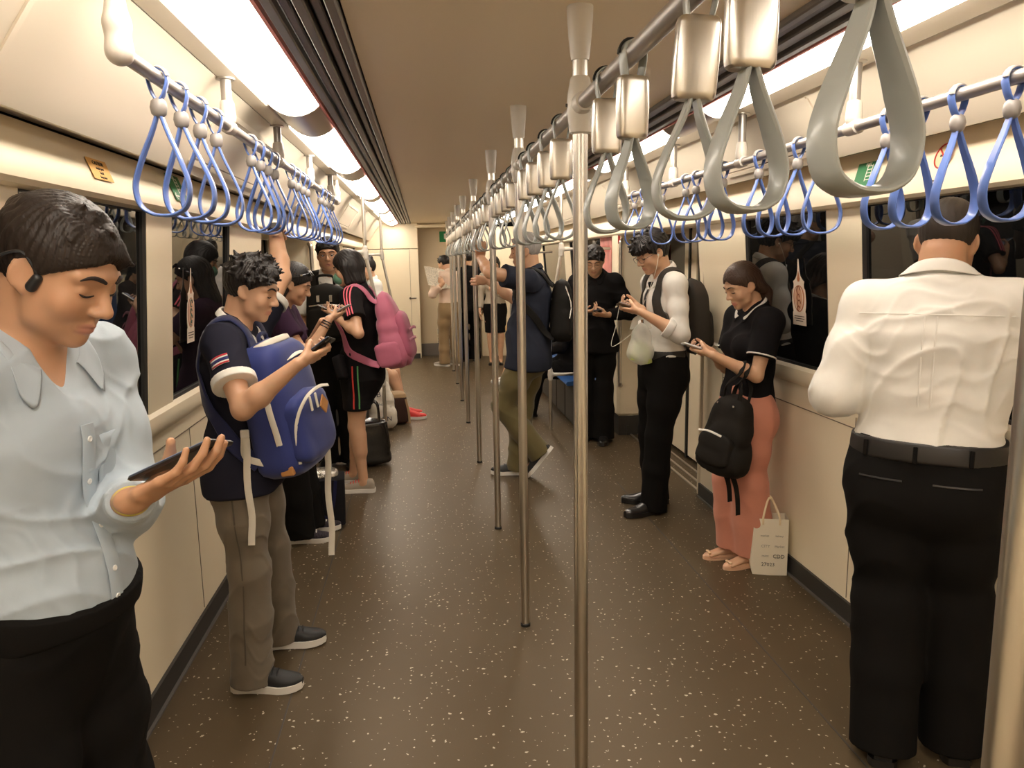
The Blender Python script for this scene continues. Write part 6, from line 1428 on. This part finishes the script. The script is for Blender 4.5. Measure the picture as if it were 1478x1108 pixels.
# ------------------------------------------------------------------ notices, stickers, seats, stanchions
def onwall(sx, y, z):
    """point, across, up, out on the side wall (sx -1 left, 1 right)"""
    n = V3(-sx, 0, 0); return V3(sx * tx(z), y, z), V3(0, 1 if sx < 0 else -1, 0), UP, n
def plate(name, label, cat, o, x, y, n, w, h, m, lines=(), ink=None, th=.0015, group=None):
    e = empty(name, tuple(o), label, cat, group); MB().box(o + n * th / 2, (w, h, th), basis(x, y, np.cross(x, y)), th * .3).build('plate', m, e)
    for k, (tx_, dx, dy, sz, mm) in enumerate(lines): text_mesh(tx_, sz, o + n * (th + .0004) + x * dx + y * dy, x, y, mm, 'lettering', e)
    return e
orange = mat('orange_label', S(226, 172, 92), .5); green = mat('green_sign', S(10, 122, 64), .45); white_i = mat('white_sign_ink', S(240, 238, 225), .5); dark_i = mat('dark_sign_ink', S(60, 44, 26), .6); red_i = mat('red_sign', S(190, 44, 32), .5)
def hdr(sx, y, z):
    pr = hprof(sx)[::-1][2:]; zs = [q[1] for q in pr]; xs = [q[0] for q in pr]
    x0, x1 = np.interp(z - .02, zs, xs), np.interp(z + .02, zs, xs); u = nrm(V3(sx * (x1 - x0), 0, .04)); x = V3(0, 1 if sx < 0 else -1, 0); n = np.cross(x, u)
    return V3(sx * np.interp(z, zs, xs), y, z) + n * .004, x, u, n
for sx, y, z, nm in ((-1, 2.363, 1.845, 'orange caution label on the cream header over the left windows'), (1, 3.54, 1.862, 'orange caution label on the cream header over the right windows')):
    o, x, u, n = hdr(sx, y, z); plate('warning_label', nm, 'label', o, x, u, n, .135, .062, orange, (('CAUTION', 0, .018, .016, dark_i), ('mind your', 0, .003, .013, dark_i), ('head', 0, -.010, .013, dark_i), ('keep clear', 0, -.023, .011, dark_i)))
for sx, y, z, nm in ((-1, 3.08, 1.858, 'green emergency exit sign on the header over the left window pillar'), (1, 2.835, 1.868, 'green emergency exit sign with a white arrow on the right header')):
    o, x, u, n = hdr(sx, y, z); e = plate('exit_sign', nm, 'sign', o, x, u, n, .15, .105, green)
    # white ladder and arrow
    m_ = MB(); m_.box(o + n * .002 + x * .010 + u * .008, (.045, .004, .0012), basis(x, u, np.cross(x, u)))
    R = basis(x, u, np.cross(x, u)); b = o + n * .0022 + x * .014 + u * .010; s_ = -1 if sx > 0 else 1
    for dx in (-.016, .016): MB().box(b + x * dx, (.004, .062, .001), R).build('pictogram', white_i, e)
    for dy in (-.026, -.013, 0, .013, .026): MB().box(b + u * dy, (.034, .003, .001), R).build('pictogram', white_i, e)
    a = o + n * .0022 - x * .048 - u * .034; MB().box(a, (.040, .005, .001), R).build('arrow', white_i, e)
    for d_ in (-1, 1): MB().box(a - x * .014 + u * d_ * .006, (.020, .005, .001), R @ np.array([[.77, -.64 * d_, 0], [.64 * d_, .77, 0], [0, 0, 1]])).build('arrow', white_i, e)
    text_mesh('EXIT', .018, o + n * .002 + u * .043, x, u, white_i, 'lettering', e)
o, x, u, n = hdr(1, 2.40, 1.885); e = empty('no_smoking_sign', tuple(o), 'round no smoking sticker on the right header above the heavy man', 'sign')
MB().lathe([(.043, 0), (.043, .0012), (.001, .0012)], o, n, 28).build('disc', mat('sign_cream', S(214, 196, 158), .5), e)
MB().tube([o + n * .002 + (x * math.cos(t) + u * math.sin(t)) * .040 for t in np.linspace(0, 2 * PI, 33)[:-1]], .0025, 6, False, True).build('ring', red_i, e)
MB().tube([o + n * .002 + (x * .028 - u * .028), o + n * .002 - (x * .028 - u * .028)], .0028, 6).build('slash', red_i, e)
MB().box(o + n * .0016 + u * .002, (.034, .007, .001), basis(x, u, np.cross(x, u))).build('cigarette', dark_i, e)
for k in range(3): text_mesh(('no', 'smoking', '- -')[k], .013, o + n * .0012 - u * (.060 + .020 * k), x, u, dark_i, 'lettering', e)
# pointed emblem stickers on the second windows
def emblem(label, sx, y, z0, z1, wd, tint):
    d = nrm(V3(sx * (tx(ntop) - tx(nbot)), 0, ntop - nbot)); n = nrm(V3(-sx, 0, -.07)); x = V3(0, 1 if sx < 0 else -1, 0)
    b = V3(sx * (tx(z0) + .004), y, z0) ; h = z1 - z0
    e = empty('emblem_sticker', tuple(b), label, 'sticker'); wh = mat('sticker_white', S(228, 212, 194), .5); og = mat('emblem_orange', S(178, 112, 70), .5); o2 = mat('emblem_pale', S(206, 160, 128), .5); ol = mat('emblem_dark', tint, .5)
    half = [(.0, 1.0), (.030, .992), (.045, .96), (.055, .90), (.075, .82), (.13, .75), (.20, .715), (.30, .68), (.40, .665), (.36, .62), (.38, .56), (.45, .54), (.48, .46), (.50, .36), (.47, .27), (.42, .21), (.47, .19), (.48, .0)]
    P = [(q * wd, v * h) for q, v in half] + [(-q * wd, v * h) for q, v in half[::-1][:-1]]
    MB().ext(P, b, x, d, n * .0012).build('backing', wh, e, smooth=False)
    for sc_, off, m_, hh in ((.78, .0016, og, .40), (.62, .0020, wh, .37), (.52, .0024, o2, .35)):
        pts = [(math.cos(t) * .5 * wd * sc_, .42 * h + math.sin(t) * hh * h * .55 * (1 if math.sin(t) < 0 else .85)) for t in np.linspace(0, 2 * PI, 29)[:-1]]; MB().ext(pts, b + n * .0005, x, d, n * off).build('emblem_oval', m_, e, smooth=False)
    MB().ext([(-.02 * wd - .004, .66 * h), (.02 * wd + .004, .66 * h), (.10 * wd, .70 * h), (0, .82 * h), (-.10 * wd, .70 * h)], b + n * .0005, x, d, n * .0022).build('emblem_crown', og, e, smooth=False)
    for k, (cx_, cy_, r_) in enumerate(((0, .53, .095), (-.02, .42, .075), (.035, .33, .085), (-.03, .26, .055))):
        c = b + n * .0032 + x * cx_ * wd + d * cy_ * h; MB().tube([c + x * math.cos(t) * r_ * wd * 1.2 + d * math.sin(t) * r_ * wd * 1.5 for t in np.linspace(0, 5.2, 16)], .0022, 6).build('emblem_scroll', ol, e)
    for k in range(3): MB().box(b + n * .0016 + d * (.135 - .035 * k) * h, (wd * (.72 - .2 * (k == 2)), .0035, .0008), basis(x, d, np.cross(x, d))).build('printed_line', dark_i, e)
emblem('pointed sticker with a green scroll on the left window behind the young man in navy', -1, 3.37, 1.255, 1.565, .105, S(40, 88, 78))
emblem('pointed orange emblem sticker on the right window above the woman in pink trousers', 1, 3.475, 1.248, 1.56, .135, S(132, 66, 26))
# paper notice, red strip and posters near the doors
o = V3(-1.37, 5.0, 1.0)
plate('paper_notice', 'small white paper notice by the left doorway, left of the raised hand', 'notice', V3(-1.388, 4.66, 1.745), V3(0, 1, 0), UP, V3(1, 0, 0), .10, .085, mat('notice_paper', S(224, 206, 176), .7), (('notice', 0, .022, .016, red_i), ('please stand', 0, .004, .012, dark_i), ('clear of doors', 0, -.012, .012, dark_i)))
plate('door_sticker', 'narrow red and white warning sticker on the right door edge beside the student', 'sticker', V3(1.618, 6.30, 1.60), V3(0, -1, 0), UP, V3(-1, 0, 0), .05, .15, red_i, (('!', 0, .04, .04, white_i), ('X', 0, -.02, .03, white_i)))
plate('jamb_sticker', 'small red sticker high on the cream door jamb behind the man in black', 'sticker', V3(1.305, 6.616, 1.745), V3(1, 0, 0), UP, V3(0, -1, 0), .03, .10, red_i, (('!', 0, .02, .03, white_i),))
po = empty('poster', (1.325, 8.0, 1.45), 'pink advertising poster on the wall behind the man in black', 'poster'); MB().box((1.335, 7.25, 1.50), (.006, .45, .72), None, .002).build('poster_sheet', mat('poster_pink', S(206, 132, 124), .6, noise=(5, .3)), po)
for z, w_, m_ in ((1.66, .30, mat('poster_rose', S(190, 104, 96), .6)), (1.40, .26, mat('poster_pale', S(226, 190, 170), .6)), (1.28, .22, mat('poster_pale', S(226, 190, 170), .6))): MB().box((1.331, 7.25, z), (.004, w_, .06)).build('poster_block', m_, po)
# far end signs
e = plate('exit_sign', 'small green exit sign high on the recessed end wall', 'sign', V3(-.03, 12.968, 1.96), V3(1, 0, 0), UP, V3(0, -1, 0), .15, .17, green); 
MB().box(V3(.0, 12.962, 1.965), (.06, .004, .09)).build('pictogram', white_i, e)
plate('fire_sign', 'small red fire sign on the recessed end wall below the green sign', 'sign', V3(.0, 12.968, 1.58), V3(1, 0, 0), UP, V3(0, -1, 0), .11, .17, red_i, (('FIRE', 0, .03, .035, white_i),))
# grab rail on the far right jamb, and the left one
for sx in (1, -1):
    o = empty('grab_rail', (sx * 1.31, 6.56, 1.0), 'long vertical grab rail on the %s door jamb' % ('right' if sx > 0 else 'left'), 'rail'); x0 = sx * 1.305
    MB().tube(spline([(x0 + sx * .02, 6.615, 1.73), (x0, 6.57, 1.70), (x0 - sx * .005, 6.565, 1.60), (x0 - sx * .005, 6.565, .60), (x0, 6.57, .48), (x0 + sx * .02, 6.615, .45)], 30), .016, 12).build('rail_tube', metal, o)
    for z in (1.73, .45): MB().lathe([(.026, 0), (.026, .008), (.016, .010)], (x0 + sx * .02, 6.624, z), (0, -1, 0), 14).build('rail_foot', alu, o)
for k, z in enumerate((.30, .62, 1.50)):
    for q, x in enumerate((1.34, 1.46)):
        pass
# seats on both sides and the stanchions at their ends
seat_b = mat('blue_seat_shell', S(44, 84, 142), .35, coat=.3); seat_k = mat('seat_plinth_dark', (.05, .045, .04), .5)
nth = ['first', 'second', 'third', 'fourth', 'fifth', 'sixth']
for sx in (1, -1):
    for k in range(6 if sx > 0 else 3):
        y = 7.25 + k * .50; o = empty('train_seat', (sx * 1.12, y, 0), 'blue moulded bench seat on the %s, %s from the doorway' % ('right' if sx > 0 else 'left', nth[k]), 'seat', 'blue bench seats')
        rings = []
        for t in np.linspace(-1, 1, 11):
            w_ = y + t * .235; dip = .016 * (1 - t * t)
            rings.append([(sx * 1.345, w_, .86), (sx * 1.325, w_, .86), (sx * (1.29 + .01 * dip), w_, .50), (sx * 1.24, w_, .445 - dip), (sx * 1.00, w_, .440 - dip), (sx * .915, w_, .435 - dip * .6), (sx * .90, w_, .415), (sx * .915, w_, .395), (sx * 1.25, w_, .405), (sx * 1.33, w_, .45)])
        MB().loft(rings).build('seat_shell', seat_b, o, angle=50)
        MB().box((sx * 1.16, y, .20), (.36, .46, .40), None, .01).build('seat_plinth', seat_k, o)
    for y in ((6.945, 10.12) if sx > 0 else (6.945, 9.72)):
        b = .743 if sx > 0 else .78
        o = empty('seat_stanchion', (sx * b, y, 0), 'bent steel stanchion at the %s end of the %s seats' % ('near' if y < 8 else 'far', 'right' if sx > 0 else 'left'), 'pole')
        MB().tube([(sx * b, y, 0), (sx * b, y, .50)], .016, 12).build('lower_tube', metal, o)
        MB().tube([(sx * b, y, .52)] + spline([(sx * b, y, .62), (sx * (b + .003), y, 1.0), (sx * (b + .04), y, 1.25), (sx * (b + .105), y, 1.62)], 12), .016, 12).build('slanted_tube', metal, o)
        MB().tube([(sx * (b + .11), y, 1.68), (sx * (b + .11), y, 2.168)], .016, 12).build('upper_tube', metal, o)
        blob('lower_joint', [E((sx * b, y, .48), (sx * b, y, .56), .022, .022), E((sx * b, y, .52), (sx * (b + .13), y, .52), .018, .014)], .005, grey_pl, o)
        blob('upper_joint', [E((sx * (b + .105), y, 1.61), (sx * (b + .11), y, 1.70), .023, .023), E((sx * (b + .11), y, 1.66), (sx * (b + .19), y, 1.66), .019, .015)], .005, grey_pl, o)
        MB().tube([(sx * (b + .13), y, .52), (sx * 1.36, y, .52)], .014, 10).build('cross_tube', metal, o)
        MB().tube([(sx * (b + .19), y, 1.66), (sx * 1.30, y, 1.66)], .014, 10).build('cross_tube', metal, o)
# ------------------------------------------------------------------ light and view
w = bpy.data.worlds.new('tunnel'); sc.world = w; w.use_nodes = True
w.node_tree.nodes['Background'].inputs[0].default_value = (.02, .018, .015, 1); w.node_tree.nodes['Background'].inputs[1].default_value = .3
sc.view_settings.view_transform = 'Standard'; sc.view_settings.look = 'None'; sc.view_settings.gamma = 1; sc.view_settings.use_curve_mapping = False
sc.view_settings.exposure = 0.28
print('script time', round(time.time() - T0, 1))
